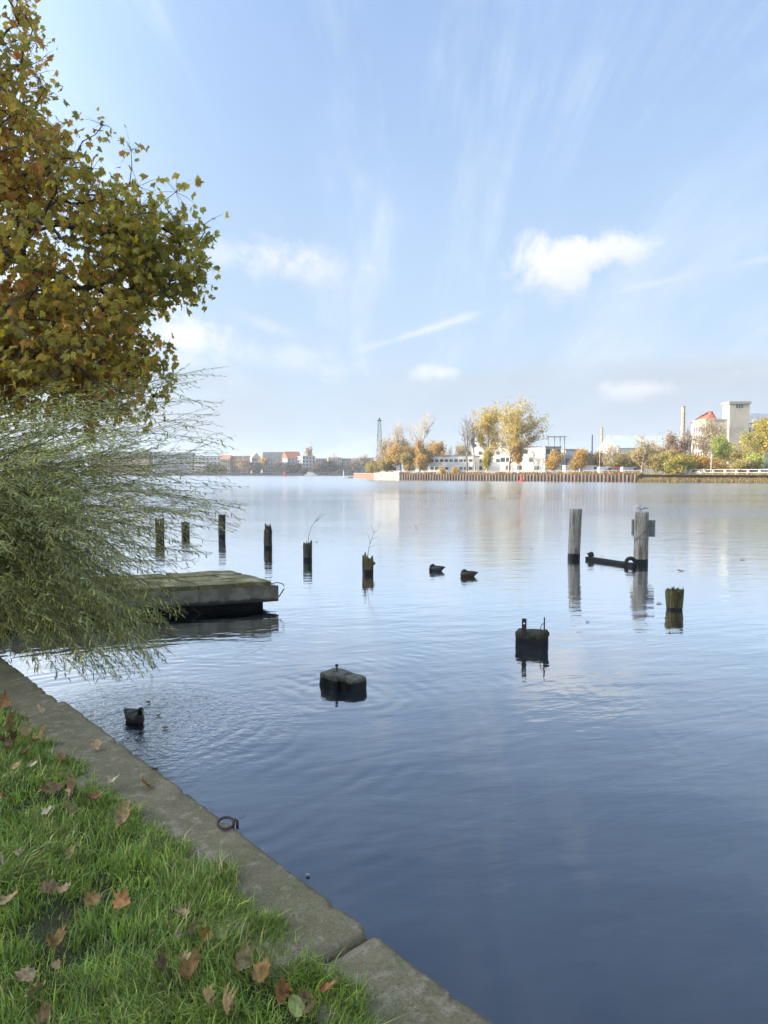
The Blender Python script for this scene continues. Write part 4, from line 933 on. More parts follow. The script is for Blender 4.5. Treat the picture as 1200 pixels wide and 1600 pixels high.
MB().tube([(18 * u, -.05, z1 - .08), (14.5 * u, -.06, z1 - .10), (13.2 * u, -.07, z1 - .17), (13.6 * u, -.09, 27 * u), (15 * u, -.14, 21 * u)], .006, 6).build('wire_loop', wire, lg, smooth=True)
clm = clump('moss_clump', 'mossy clump at the foot of the right iron strap', (lb.x + 19 * u * .97, lb.y - .17, 23 * u), .04, moss_m, 'moss', 8, 1.6)

# ---- broken concrete landing slab
ZT, ZB = .52, .12
FR, BR_ = G(427, 908, ZT), G(363, 891, ZT); FLb = G(0, 968, ZB); BL = G(0, 911, ZT)
fdir = Vector((FLb.x, FLb.y, 0)) - Vector((FR.x, FR.y, 0)); fdir.normalize()
edir = Vector((BR_.x - FR.x, BR_.y - FR.y, 0)); wid = edir.length; edir.normalize()
sl = empty('landing_slab', (FR.x, FR.y, 0)); tag(sl, 'mossy broken concrete landing slab reaching out from behind the willow', 'landing')
LL = 7.6
def sp(a, b, z): p = fdir * a + edir * b; return (p.x, p.y, z)
slab_c = bpy.data.materials.new('slab_concrete'); slab_c.use_nodes = True
def slab_nodes():
    T = NT(slab_c.node_tree); b = T.n['Principled BSDF']; b.inputs['Roughness'].default_value = .9
    p = T.n.new('ShaderNodeNewGeometry').outputs['Position']; z = T.sep(p)[2]
    c = T.mix(T.smooth(T.noise(p, 3.5, 6, .65, .4), .36, .64), (.30, .265, .19, 1), (.17, .15, .105, 1))
    c = T.mix(T.smooth(T.noise(T.vm('MULTIPLY', p, (1, 1, .25)), 7, 5, .65), .54, .7, 0, .7), c, (.11, .10, .055, 1))
    c = T.mix(T.smooth(T.noise(p, 22, 4, .6), .6, .7, 0, .6), c, (.40, .36, .28, 1))
    lim = T.m('ADD', z, T.m('MULTIPLY', T.m('SUBTRACT', T.noise(p, 5, 4), .5), .10))
    c = T.mix(T.smooth(lim, .24, .17), c, (.045, .04, .03, 1)); T.put(b.inputs['Base Color'], c)
    bn = T.n.new('ShaderNodeBump'); bn.inputs['Distance'].default_value = .02; T.put(bn.inputs['Height'], T.noise(p, 14, 6, .7)); T.l.new(bn.outputs[0], b.inputs['Normal'])
slab_nodes()
moss_top = mat('mossy_paving', (.24, .195, .08), (.14, .12, .05), 3.2, .95, .015, 22, c3=(.38, .32, .19), s3=2.6, coord='World')
def wob_prism(a0, a1, b0, b1, z0, z1, amp, seed, na=24, nb=4):
    mb = MB(); idx = {}
    def V(i, j, k):
        if (i, j, k) not in idx:
            x, y, z = sp(a0 + (a1 - a0) * i / na, b0 + (b1 - b0) * j / nb, z0 + (z1 - z0) * k)
            q = Vector((x * 3 + seed, y * 3, z * 3)); idx[(i, j, k)] = len(mb.v)
            mb.v.append((x + amp * mnoise.noise(q), y + amp * mnoise.noise(q + Vector((5, 0, 0))), z + amp * .8 * mnoise.noise(q + Vector((0, 5, 0)))))
        return idx[(i, j, k)]
    for i in range(na):
        for j in range(nb):
            mb.f.append((V(i, j, 1), V(i, j + 1, 1), V(i + 1, j + 1, 1), V(i + 1, j, 1))); mb.f.append((V(i, j, 0), V(i + 1, j, 0), V(i + 1, j + 1, 0), V(i, j + 1, 0)))
        mb.f.append((V(i, 0, 0), V(i, 0, 1), V(i + 1, 0, 1), V(i + 1, 0, 0))); mb.f.append((V(i, nb, 0), V(i + 1, nb, 0), V(i + 1, nb, 1), V(i, nb, 1)))
    for j in range(nb):
        mb.f.append((V(0, j, 0), V(0, j + 1, 0), V(0, j + 1, 1), V(0, j, 1))); mb.f.append((V(na, j, 0), V(na, j, 1), V(na, j + 1, 1), V(na, j + 1, 0)))
    return mb
wob_prism(-.08, LL, -.03, wid, ZB + .02, ZT - .09, .02, 3, 60, 6).build('beam_body', slab_c, sl)
wob_prism(.10, LL, .22, wid - .3, -.4, ZB + .1, .02, 4, 20, 3).build('support', tar, sl)
aa = 0.02
rng = random.Random(21); k = 0
while aa < LL - .3:
    w_ = rng.uniform(.55, 1.0); sp_ = [(0.0, wid * .33), (wid * .34, wid * .66), (wid * .67, wid)]
    for (b0, b1) in sp_:
        dz = rng.uniform(-.012, .012); j = rng.uniform(-.05, .05)
        wob_prism(aa + j + .012, aa + w_ + j - .012, b0 + .01 - (.02 if b0 == 0 else 0), b1 - .01, ZT - .085 + dz, ZT + dz, .018, 40 + k, 8, 6).build('paving_slab', moss_top, sl); k += 1
    aa += w_
rb = mat('rebar_rust', (.05, .035, .025), None, 20, .85)
MB().tube([sp(-.05, .05, .12), sp(-.15, .04, .24), sp(-.22, .02, .36)], .012, 6).build('rebar', rb, sl)
MB().tube([sp(.1, .02, ZT - .06), sp(-.08, .0, ZT - .03), sp(-.17, -.02, ZT - .06), sp(-.2, -.02, ZT - .1)], .009, 6).build('rebar', rb, sl, smooth=True)
MB().tube([sp(1.55, -.05, ZB + .0), sp(1.45, -.09, ZB - .08), sp(1.35, -.12, -.05)], .011, 6).build('rebar', rb, sl)

# ---- mooring ring on the quay
mr = empty('mooring_ring', G(353, 1290, QZ + .012)); tag(mr, 'rusty iron mooring ring on the quay edge', 'ring')
mb = MB(); nn, kk = 28, 8
for i in range(nn):
    a = 2 * math.pi * i / nn
    for j in range(kk):
        w = 2 * math.pi * j / kk; rr = .036 + .0062 * math.cos(w); mb.v.append((rr * math.cos(a), rr * math.sin(a), .0062 * math.sin(w)))
for i in range(nn):
    for j in range(kk): mb.f.append((i * kk + j, i * kk + (j + 1) % kk, ((i + 1) % nn) * kk + (j + 1) % kk, ((i + 1) % nn) * kk + j))
ringm = mat('ring_rust', (.075, .045, .035), (.045, .03, .025), 60, .8, .002, 200)
mb.build('ring', ringm, mr, (0, 0, .012), (R(16), R(6), 0), smooth=True)
MB().tube([(.03, .01, -.02), (.033, .012, .01), (.04, .013, .024), (.05, .012, .016), (.052, .01, -.02)], .007, 8).build('staple', ringm, mr, smooth=True)

# ================================================================ BIRDS
def ell(bm, c, r, rot=(0, 0, 0), seg=16):
    import bmesh
    M = Matrix.Translation(c) @ Matrix.Rotation(rot[2], 4, 'Z') @ Matrix.Rotation(rot[1], 4, 'Y') @ Matrix.Rotation(rot[0], 4, 'X') @ Matrix.Diagonal((r[0], r[1], r[2], 1))
    bmesh.ops.create_uvsphere(bm, u_segments=seg, v_segments=12, radius=1, matrix=M)
def body_from(name, parts, m, parent, vox):
    import bmesh
    bm = bmesh.new()
    for c, r, rot in parts: ell(bm, c, r, rot)
    me = bpy.data.meshes.new(name); bm.to_mesh(me); bm.free()
    o = link(name, me, m, parent)
    md = o.modifiers.new('remesh', 'REMESH'); md.mode = 'VOXEL'; md.voxel_size = vox; md.use_smooth_shade = True
    md = o.modifiers.new('smooth', 'SMOOTH'); md.factor = .6; md.iterations = 6
    return o
def plumage(name, base, zones, rough=.7):
    """zones: (centre, radius, softness, colour) balls in the bird's own space"""
    m = bpy.data.materials.new(name); m.use_nodes = True; T = NT(m.node_tree); b = T.n['Principled BSDF']
    b.inputs['Roughness'].default_value = rough
    p = T.n.new('ShaderNodeTexCoord').outputs['Object']; f = T.noise(T.vm('MULTIPLY', p, (1, 2, 2)), 45, 4, .6)
    c = T.mix(T.smooth(f, .35, .65), base[0] + (1,), base[1] + (1,))
    for ce, r_, so, co in zones:
        dd_ = T.m('ADD', T.vm('DISTANCE', p, ce), T.m('MULTIPLY', T.m('SUBTRACT', f, .5), .03)); c = T.mix(T.smooth(dd_, r_ + so, r_), c, co + (1,))
    T.put(b.inputs['Base Color'], c); return m
def duck(label, px, py, heading, s, base, zones, sleeping, bill):
    b = G(px, py); e = empty('duck', (b.x, b.y, 0), heading); e.scale = (s, s, s); tag(e, label, 'duck', 'mallard ducks on the water')
    parts = [((0, 0, .045), (.20, .098, .085), (0, 0, 0)), ((.10, 0, .055), (.105, .088, .085), (0, .2, 0)), ((-.15, 0, .075), (.11, .06, .05), (0, .35, 0)), ((-.235, 0, .105), (.055, .035, .018), (0, .4, 0)), ((-.02, .055, .085), (.16, .05, .05), (0, .1, .12)), ((-.02, -.055, .085), (.16, .05, .05), (0, .1, -.12))]
    if sleeping: hd = (.085, .0, .165); parts += [((.13, 0, .12), (.055, .05, .06), (0, 0, 0)), ((.085, 0, .165), (.052, .042, .04), (0, 0, 0))]
    else: hd = (.185, 0, .205); parts += [((.155, 0, .12), (.05, .042, .075), (0, .25, 0)), ((.17, 0, .165), (.036, .034, .05), (0, .1, 0)), ((.187, 0, .207), (.052, .037, .037), (0, -.05, 0))]
    body_from('body', parts, plumage('plumage_' + label[:8].strip(), base, zones), e, .011)
    mb = MB()
    if sleeping: mb.tube([(.05, .0, .155), (.02, 0, .148), (-.01, 0, .142)], [.016, .014, .008], 8)
    else: mb.add([(x, sy * w_, z) for x, w_, z in ((.225, .017, .195), (.26, .014, .189), (.288, .017, .184)) for sy in (-1, 1)] + [(x, sy * w_ * .7, z) for x, w_, z in ((.225, .017, .219), (.26, .014, .203), (.288, .014, .191)) for sy in (-1, 1)], [(0, 1, 3, 2), (2, 3, 5, 4), (6, 8, 9, 7), (8, 10, 11, 9), (0, 2, 8, 6), (2, 4, 10, 8), (1, 7, 9, 3), (3, 9, 11, 5), (4, 5, 11, 10), (0, 6, 7, 1)])
    mb.build('bill', mat('bill_' + bill[0], bill[1], None, 30, .45), e)
    for sy in (-1, 1): MB().lathe([(.001, -.005), (.0055, 0), (.001, .005)], 8).build('eye', mat('bird_eye', (.01, .008, .006), None, 9, .2), e, (hd[0] + .022, sy * .036, hd[2] + .012))
    for sy in (-1, 1):
        w_ = MB().add([(.09, sy * .098, .085), (.0, sy * .112, .10), (-.13, sy * .075, .112), (-.25, sy * .012, .13), (-.12, sy * .06, .143), (.0, sy * .075, .145), (.08, sy * .075, .125)], [(0, 1, 5, 6), (1, 2, 4, 5), (2, 3, 4)])
        w_.build('wing', plumage('wing_' + label[:8].strip() + str(sy), (tuple(x * .8 for x in base[0]), tuple(x * .7 for x in base[1])), []), e)
    return e
duck('grey drake with dark green head and yellow bill beside the quay', 210, 1127, R(-42), .74, ((.17, .165, .15), (.12, .115, .105)), [((.14, 0, .05), .075, .02, (.05, .025, .018)), ((.185, 0, .2), .075, .006, (.006, .022, .016)), ((-.25, 0, .1), .09, .02, (.012, .012, .012)), ((0, 0, .2), .085, .03, (.03, .028, .025))], False, ('yellow', (.5, .36, .06)))
duck('dark drake asleep on the open water, left of two sleeping ducks', 681, 892, R(168), .92, ((.10, .10, .105), (.07, .07, .075)), [((.16, 0, .06), .1, .02, (.025, .015, .012)), ((.085, 0, .18), .07, .01, (.006, .012, .01)), ((-.25, 0, .1), .09, .02, (.012, .012, .012))], True, ('dull', (.12, .11, .05)))
duck('brown hen duck asleep on the open water, right of two sleeping ducks', 731, 901, R(180), .95, ((.10, .065, .038), (.055, .036, .022)), [((.085, 0, .18), .06, .02, (.05, .034, .022))], True, ('brown', (.10, .06, .03)))
# gull on the post
gl = empty('gull', (bB.x - .03, bB.y, hB + .012), R(180)); gl.scale = (1.12, 1.12, 1.12); tag(gl, 'white and grey gull standing on the signed mooring post', 'gull')
body_from('body', [((0, 0, .105), (.105, .05, .05), (0, -.2, 0)), ((.07, 0, .13), (.05, .04, .045), (0, 0, 0)), ((-.1, 0, .095), (.07, .03, .02), (0, .05, 0)), ((.1, 0, .16), (.03, .027, .035), (0, .3, 0)), ((.115, 0, .185), (.034, .027, .027), (0, 0, 0))], plumage('gull_plumage', ((.8, .78, .74), (.72, .7, .67)), [((.10, 0, .205), .012, .012, (.2, .2, .2))]), gl, .007)
gw = mat('gull_wing', (.30, .30, .31), (.25, .25, .26), 20, .7); gt = mat('gull_black', (.015, .015, .017), None, 9, .6)
for sy in (-1, 1):
    MB().add([(.075, sy * .045, .135), (.0, sy * .054, .095), (-.12, sy * .04, .085), (-.13, sy * .012, .115), (0, sy * .03, .155), (.06, sy * .03, .16)], [(0, 1, 4, 5), (1, 2, 3, 4)]).build('wing', gw, gl)
    MB().add([(-.11, sy * .04, .086), (-.22, sy * .008, .095), (-.12, sy * .012, .116)], [(0, 1, 2)]).build('wing_tip', gt, gl)
    MB().tube([(.01, sy * .02, .07), (.012, sy * .02, .03), (.012, sy * .02, .0)], .004, 6).build('leg', mat('gull_leg', (.35, .10, .06)), gl)
    MB().add([(.0, sy * .02, .004), (.045, sy * .035, .002), (.05, sy * .02, .002), (.045, sy * .005, .002)], [(0, 1, 2), (0, 2, 3)]).build('foot', mat('gull_leg', (.35, .10, .06)), gl)
    MB().lathe([(.001, -.004), (.004, 0), (.001, .004)], 6).build('eye', mat('bird_eye', (.01, .008, .006)), gl, (.13, sy * .024, .19))
MB().tube([(.143, 0, .184), (.165, 0, .182), (.18, 0, .178)], [.009, .007, .002], 6).build('bill', mat('gull_bill', (.22, .06, .04)), gl)

# ================================================================ FOLIAGE IN FRONT
def proj(p):
    """picture position of points (n,3)"""
    p = np.atleast_2d(np.asarray(p, float)); s, c = math.sin(PITCH), math.cos(PITCH)
    x, y, z = p[:, 0], p[:, 1], p[:, 2] - HC
    f = np.maximum(y * c - z * s, .05); u = y * s + z * c
    return np.stack([CX + FPX * x / f, CY - FPX * u / f, f], 1)
LEAF2D = [(0, -.42), (.10, -.30), (.30, -.44), (.34, -.26), (.56, -.20), (.40, -.04), (.62, .20), (.38, .18), (.36, .38), (.16, .26), (.12, .50), (0, .70), (-.10, .48), (-.16, .26), (-.38, .36), (-.36, .16), (-.60, .22), (-.40, -.06), (-.58, -.18), (-.34, -.28), (-.28, -.46), (-.10, -.30)]
# ---- plane tree
r = np.random.default_rng(8)
hull = [(P(45, 415, 10.6), (2.15, 1.9, 2.0), 470), (P(-40, 205, 10.8), (1.35, 1.7, 1.35), 210), (P(-110, 20, 11), (1.55, 1.6, 1.5), 150), (P(105, 565, 10.2), (1.35, 1.5, .95), 200), (P(225, 400, 10.3), (.85, .9, .75), 95), (P(-30, 590, 10.4), (1.3, 1.5, .9), 110), (Vector((-9.2, 10.0, 8.6)), (3.4, 3.2, 4.0), 260), (Vector((-9.2, 8.0, 12.5)), (2.6, 2.6, 2.4), 90)]
cps = []
for c, rad, n in hull:
    n = int(n * .98)
    v = r.normal(0, 1, (n, 3)); v /= np.linalg.norm(v, axis=1, keepdims=True); v *= (r.uniform(0, 1, n) ** .42)[:, None]
    cps.append(np.array(c)[None] + v * np.array(rad)[None])
cps = np.concatenate(cps)
sprig = [P(318, 352, 10.2), P(322, 380, 10.3), P(312, 415, 10.1), P(300, 440, 10.2), P(160, 195, 10.6), P(240, 330, 10.4), P(205, 235, 10.5), P(262, 545, 10.1), P(258, 590, 10.1), P(40, 25, 10.8), P(45, 70, 10.7), P(70, 140, 10.7), P(235, 640, 10.0), P(275, 300, 10.4), P(255, 455, 10.2), P(300, 462, 10.3)]
cps = np.concatenate([cps, np.array([tuple(p) for p in sprig])])
pt = empty('plane_tree', (-8.6, 8.4, QZ)); tag(pt, 'large plane tree in autumn leaf hanging in from the upper left', 'tree')
base = np.array((-8.6, 8.4, QZ))
nodes = [np.array((-8.6, 8.4, QZ - .2)), np.array((-8.55, 8.45, 2.2)), np.array((-8.5, 8.6, 3.6)), np.array((-8.3, 8.8, 5.0)), np.array((-8.5, 9.0, 6.5)), np.array((-8.7, 9.1, 8.2)), np.array((-7.5, 9.3, 4.7)), np.array((-6.6, 9.9, 5.3)), np.array((-7.3, 9.6, 6.6)), np.array((-6.9, 10.2, 8.0)), np.array((-9.6, 9.4, 7.6))]
par = [-1, 0, 1, 2, 3, 4, 2, 6, 3, 8, 4]; plen = [0, 2, 3.5, 5, 6.4, 8, 5, 6, 6.5, 8, 7.5]
order = np.argsort(np.linalg.norm(cps - np.array((-8.0, 9.0, 5.0)), axis=1))
tipn = []
for ci in order:
    c = cps[ci]; NA = np.array(nodes); dd_ = np.linalg.norm(NA - c, axis=1) + .28 * np.array(plen); dd_[:2] += 50
    j = int(np.argmin(dd_)); a = nodes[j]; L = np.linalg.norm(c - a)
    nmid = 2 if L > .5 else 1
    last = j
    for k in range(1, nmid + 1):
        f = k / (nmid + 1); m_ = a + (c - a) * f + r.normal(0, .07 * L, 3) + np.array((0, 0, .06 * L * math.sin(f * 3.14)))
        nodes.append(m_); par.append(last); plen.append(plen[last] + L / (nmid + 1)); last = len(nodes) - 1
    nodes.append(c); par.append(last); plen.append(plen[last] + L / (nmid + 1)); tipn.append(len(nodes) - 1)
cnt = np.zeros(len(nodes))
for i in range(len(nodes) - 1, 0, -1):
    cnt[i] += 1; cnt[par[i]] += cnt[i]
rad = .0045 * np.maximum(cnt, 1) ** .48
tr, br = MB(), MB()
for i in range(1, len(nodes)):
    r1 = rad[i]; r0 = min(rad[par[i]], r1 * 1.5)
    t_ = tr if r1 > .03 else br
    t_.tube([nodes[par[i]] - base, nodes[i] - base], [r0, r1], 8 if r1 > .03 else 4, caps=False)
bark = mat('plane_bark', (.10, .085, .065), (.055, .045, .034), 3, .9, .01, 14, stretch=(1, 1, .5), c3=(.17, .15, .11), s3=2.5)
per = 13
lp = np.repeat(cps, per, 0); n = len(lp); lp = lp + r.normal(0, .135, (n, 3)) * np.array((1, 1, .95))
hang = np.stack([r.normal(.15, .5, n), r.normal(-.1, .5, n), r.normal(-.75, .45, n)], 1)
Mx = frames(hang, r.normal(0, 1, (n, 3)) + np.array((.2, -.5, .5)))
sizes = .052 + .105 * r.beta(1.5, 2.0, n)
pal = np.array([(.60, .48, .09), (.46, .41, .09), (.70, .48, .085), (.72, .38, .09), (.66, .32, .09), (.9, .66, .06), (.54, .26, .085)])
f1 = np.array([mnoise.noise(Vector(p) * .55) for p in lp]); 
outer = np.clip((lp[:, 0] + 5.6) / 2.2, -1, 1) * .8 + np.clip((lp[:, 2] - 4.6) / 3, -1, 1) * .35
w_ = f1 * 1.0 + outer - .36 + r.normal(0, .40, n)
ci = np.where(w_ > .75, 1, np.where(w_ > .15, 0, np.where(w_ > -.15, 2, np.where(w_ > -.5, 3, np.where(w_ > -.95, 4, 6)))))
ci = np.where(r.uniform(0, 1, n) < .045, 5, ci)
colr = pal[ci] * r.uniform(.75, 1.2, (n, 1))
# every leaf hangs on its own stalk from the twig end
stalk_to = lp - Mx[:, :, 1] * (sizes * .42)[:, None]
src = np.repeat(cps, per, 0)
for a_, b_, up_ in zip(src, stalk_to, r.normal(0, 1, (n, 3))):
    d_ = b_ - a_; sd_ = np.cross(d_, up_); sd_ = sd_ / (np.linalg.norm(sd_) + 1e-9) * .0032; q = len(br.v); a_ = a_ - base; b_ = b_ - base
    mid_ = (a_ + b_) / 2 + np.array((0, 0, .02)); br.v += [tuple(a_ - sd_), tuple(a_ + sd_), tuple(mid_ + sd_), tuple(mid_ - sd_), tuple(b_)]; br.f += [(q, q + 1, q + 2, q + 3), (q + 3, q + 2, q + 4)]
to_ = tr.build('trunk', bark, pt, smooth=True); o = br.build('branches', bark, to_); o['kind'] = 'stuff'
k = len(LEAF2D)
LT = [(0, 0, 0)] + [(x, y, -.34 * abs(x) - .22 * y * y + .09 * math.sin(7 * x + 3 * y)) for x, y in LEAF2D]
LF = [(0, 1 + i, 1 + (i + 1) % k) for i in range(k)]
pm = leafmat('plane_leaf', .58, .55)
pp = proj(lp); vis = (pp[:, 0] > -20) & (pp[:, 0] < 400) & (pp[:, 1] > -10) & (pp[:, 1] < 690)
score = np.where(vis, pp[:, 2] - 14 * sizes - np.clip(pp[:, 0], 0, 330) * .004, 1e9); pick = np.argsort(score)[:300]
mask = np.ones(n, bool); mask[pick] = False
V, F, CC = scatter(LT, LF, lp[mask] - base, Mx[mask], sizes[mask], colr[mask])
crown_o = link('crown', mesh_np('crown', V, F, CC), pm, pt); crown_o['kind'] = 'stuff'
lms = []
for c_ in range(len(pal)):
    me = mesh_np('leaf', LT + [(.012, -.40, 0), (-.012, -.40, 0), (.0, -1.0, -.18)], LF + [(k + 1, k + 2, k + 3)]); me.materials.append(leafmat('plane_leaf_tone_%d' % c_, .58, .55, tuple(pal[c_]))); lms.append(me)
for i in pick:
    o = bpy.data.objects.new('leaf', lms[ci[i]]); col.objects.link(o); o.parent = crown_o
    M4 = Matrix([list(Mx[i][q] * sizes[i]) + [float(lp[i][q] - base[q])] for q in range(3)] + [[0, 0, 0, 1]]); o.matrix_local = M4

# ---- willow shrub leaning over the water
rng = random.Random(77)
wb = Vector((-5.6, 7.5, QZ)); wl = empty('willow_shrub', wb); tag(wl, 'green willow shrub with long thin twigs leaning out over the water', 'willow')
poly = [(-600, 520), (40, 585), (150, 585), (330, 562), (390, 575), (372, 640), (368, 690), (405, 795), (352, 850), (305, 905), (292, 965), (262, 1050), (140, 1075), (15, 1040), (-600, 1020)]
def inside(x, y):
    c = False; j = len(poly) - 1
    for i in range(len(poly)):
        xi, yi = poly[i]; xj, yj = poly[j]
        if (yi > y) != (yj > y) and x < (xj - xi) * (y - yi) / (yj - yi) + xi: c = not c
        j = i
    return c
tw = MB(); Lp, Lf, Lu, Ls, Lc = [], [], [], [], []
mains = MB()
stems = []
for i in range(9):
    a = rng.uniform(-1.0, .7); q = wb + Vector((.25 * rng.gauss(0, 1), .3 * rng.gauss(0, 1), 0)); t = q + Vector((rng.uniform(.2, .9), rng.uniform(-.7, .6), rng.uniform(.5, 1.5)))
    mains.tube([q - wb - Vector((0, 0, .2)), (q.lerp(t, .5) - wb) + Vector((-.08, 0, .12)), t - wb], [.05, .04, .022], 7); stems.append(t)
cols_w = [(.50, .50, .15), (.45, .47, .17), (.55, .52, .15), (.60, .53, .13), (.46, .48, .23), (.40, .42, .15)]
def leafy(pts, step, lsz, dense=1.0):
    seglen = [(pts[i + 1] - pts[i]).length for i in range(len(pts) - 1)]; tot = sum(seglen); s = step * rng.random(); side = 1
    cb = rng.choice(cols_w)
    while s < tot:
        i = 0; q = s
        while i < len(seglen) - 1 and q > seglen[i]: q -= seglen[i]; i += 1
        d = (pts[i + 1] - pts[i]).normalized(); p = pts[i] + d * min(q, seglen[i])
        if s / tot > .12:
            sd = d.cross(Vector((rng.gauss(0, .5), rng.gauss(0, .5), 1))).normalized() * side
            f = d * rng.uniform(.5, 1.0) + sd * rng.uniform(.4, .9) + Vector((0, 0, rng.uniform(-.45, .1)))
            Lp.append(tuple(p)); Lf.append(tuple(f)); Lu.append((rng.gauss(0, .6), rng.gauss(0, .6), 1.0)); Ls.append(lsz * rng.uniform(.55, 1.25))
            v = rng.uniform(.75, 1.25); cc = cb if rng.random() < .75 else rng.choice(cols_w)
            if rng.random() < .025: cc = (.42, .35, .06)
            Lc.append((cc[0] * v, cc[1] * v, cc[2] * v))
        side = -side; s += step * rng.uniform(.7, 1.3)
made = 0; tries = 0
NTW = 800
while made < NTW and tries < 20000:
    tries += 1
    o_ = rng.choice(stems) + Vector((rng.gauss(0, .15), rng.gauss(0, .25), rng.gauss(0, .25)))
    kind = rng.random()
    az = R(rng.uniform(-62, 42)); reach = rng.uniform(1.2, 4.1)
    hd = Vector((math.cos(az), math.sin(az), 0))
    if kind < .26: ez, rise = o_.z + reach * rng.uniform(.25, .72), reach * rng.uniform(.08, .22)          # sprays rising to the right
    elif kind < .60: ez, rise = o_.z + reach * rng.uniform(-.28, .2), rng.uniform(.2, .7)                  # level, nodding tips
    else: ez, rise = rng.uniform(.10, 1.3), rng.uniform(.4, 1.3); reach *= .93                              # hanging to the water
    e_ = o_ + hd * reach; e_.z = max(ez, .12)
    c_ = o_ + hd * (reach * .5) + Vector((0, 0, (e_.z - o_.z) * .5 + rise))
    ns = 9; pts = []
    for i in range(ns + 1):
        t = i / ns; p = o_ * (1 - t) ** 2 + c_ * (2 * t * (1 - t)) + e_ * t * t
        pts.append(p + Vector((rng.gauss(0, .012), rng.gauss(0, .012), rng.gauss(0, .012))))
    pr = proj([tuple(p) for p in pts])
    if not all(inside(x, y) for x, y, f in pr): continue
    if any(p.z < .06 for p in pts): continue
    # twigs over the lawn side stay off the paving
    made += 1
    tw.tube([p - wb for p in pts], [.005 - .0038 * i / ns for i in range(ns + 1)], 3, caps=False)
    leafy(pts[1:], .044, .082)
    for s_ in range(rng.randint(2, 4)):
        i = rng.randint(3, ns - 1); d = (pts[i + 1] - pts[i]).normalized()
        nd = (d + Vector((rng.gauss(0, .35), rng.gauss(0, .35), rng.gauss(.05, .3)))).normalized(); L = rng.uniform(.3, .75)
        sp_ = [pts[i] + nd * (L * q / 4) + Vector((0, 0, -.10 * L * (q / 4) ** 2)) for q in range(5)]
        pr = proj([tuple(sp_[-1])])[0]
        if not inside(pr[0], pr[1]) or sp_[-1].z < .05: continue
        tw.tube([p - wb for p in sp_], [.002, .0018, .0016, .0014, .001], 3, caps=False); leafy(sp_, .038, .07)
to_ = mains.build('trunk', mat('willow_bark', (.09, .075, .05), None, 5, .9, .01, 20), wl)
o = tw.build('twigs', mat('willow_twig', (.22, .19, .09), (.15, .125, .07), 4, .8), to_); o['kind'] = 'stuff'
Lp = np.array(Lp); nL = len(Lp)
WT = [(0, 0, 0), (.08, .38, .02), (0, 1.0, -.05), (-.08, .38, .02)]
V, F, CC = scatter(WT, [(0, 1, 2, 3)], Lp - np.array(wb), frames(np.array(Lf), np.array(Lu)), np.array(Ls), np.array(Lc))
o = link('foliage', mesh_np('foliage', V, F, CC), leafmat('willow_leaf', .5, .5), wl); o['kind'] = 'stuff'
print('willow twigs', made, 'leaves', nL, 'plane leaves', n)

# ---- lawn grass
r = np.random.default_rng(5)
area_t, area_s = (-2.2, 8.0), (-5.2, -.13)
N0 = 1850000
t = r.uniform(*area_t, N0); s = r.uniform(*area_s, N0)
px_ = E0.x + ed.x * t + en.x * s; py_ = E0.y + ed.y * t + en.y * s
d = np.hypot(px_, py_); pj = proj(np.stack([px_, py_, np.full(N0, QZ)], 1))
keep = r.uniform(0, 1, N0) < np.minimum(1, (2.5 / np.maximum(d, .3)) ** 1.5)
infr = (pj[:, 0] > -130) & (pj[:, 1] < 1730) & (pj[:, 1] > 900) & (py_ > .5)
keep &= infr | (r.uniform(0, 1, N0) < .10)
nz = np.array([mnoise.noise(Vector((x * 2.2, y * 2.2, 0))) for x, y in zip(px_[keep], py_[keep])])
nz2 = np.array([mnoise.noise(Vector((x * 7, y * 7, 5))) for x, y in zip(px_[keep], py_[keep])])
x, y, s, tq = px_[keep], py_[keep], s[keep], t[keep]; n = len(x)
dens = .58 + .6 * nz + .65 * nz2 + .9 * np.clip((s + .5) / .35, 0, 1) * .4
edge_ok = s < -.225 - .034 * np.clip(tq, 0, 4) + .075 * nz2 + .05 * nz + .02 * r.normal(0, 1, n)
k2 = (r.uniform(0, 1, n) < np.clip(dens, .12, 1)) & edge_ok
x, y, s, nz, nz2 = x[k2], y[k2], s[k2], nz[k2], nz2[k2]; n = len(x)
h = (.018 + .012 * nz + .016 * nz2 + r.gamma(1.6, .011, n)); h = np.clip(h, .015, .12)
pq = proj(np.stack([x, y, np.full(n, QZ)], 1)); outf = (pq[:, 0] < -130) | (pq[:, 1] > 1730) | (y < .5)
w = r.uniform(.0011, .0026, n) * np.clip(np.hypot(x, y) / 2.6, 1, 2.0) * np.where(outf, 2.2, 1.0)
a = r.uniform(0, 2 * math.pi, n); lean = np.abs(r.normal(0, .75, n)) + .15
flow = np.stack([np.array([mnoise.noise(Vector((X * 3, Y * 3, 11))) for X, Y in zip(x, y)]), np.array([mnoise.noise(Vector((X * 3, Y * 3, 17))) for X, Y in zip(x, y)])], 1)
dirv = np.stack([np.cos(a), np.sin(a)], 1) * lean[:, None] + flow * .7
side = np.stack([-np.sin(a + r.normal(0, .6, n)), np.cos(a), np.zeros(n)], 1); side /= np.linalg.norm(side, axis=1, keepdims=True)
root = np.stack([x, y, np.full(n, QZ - .012)], 1)
m1 = root + np.concatenate([dirv * .30, np.full((n, 1), .62)], 1) * h[:, None]
tip = root + np.concatenate([dirv * 1.0, np.full((n, 1), .92)], 1) * h[:, None] * np.clip(1.15 - .12 * lean, .6, 1.1)[:, None]
V = np.stack([root - side * w[:, None], root + side * w[:, None], m1 + side * w[:, None] * .85, m1 - side * w[:, None] * .85, tip], 1).reshape(-1, 3)
b = (np.arange(n) * 5)[:, None]
F = np.concatenate([b + np.array([[0, 1, 2]]), b + np.array([[0, 2, 3]]), b + np.array([[3, 2, 4]])], 0)
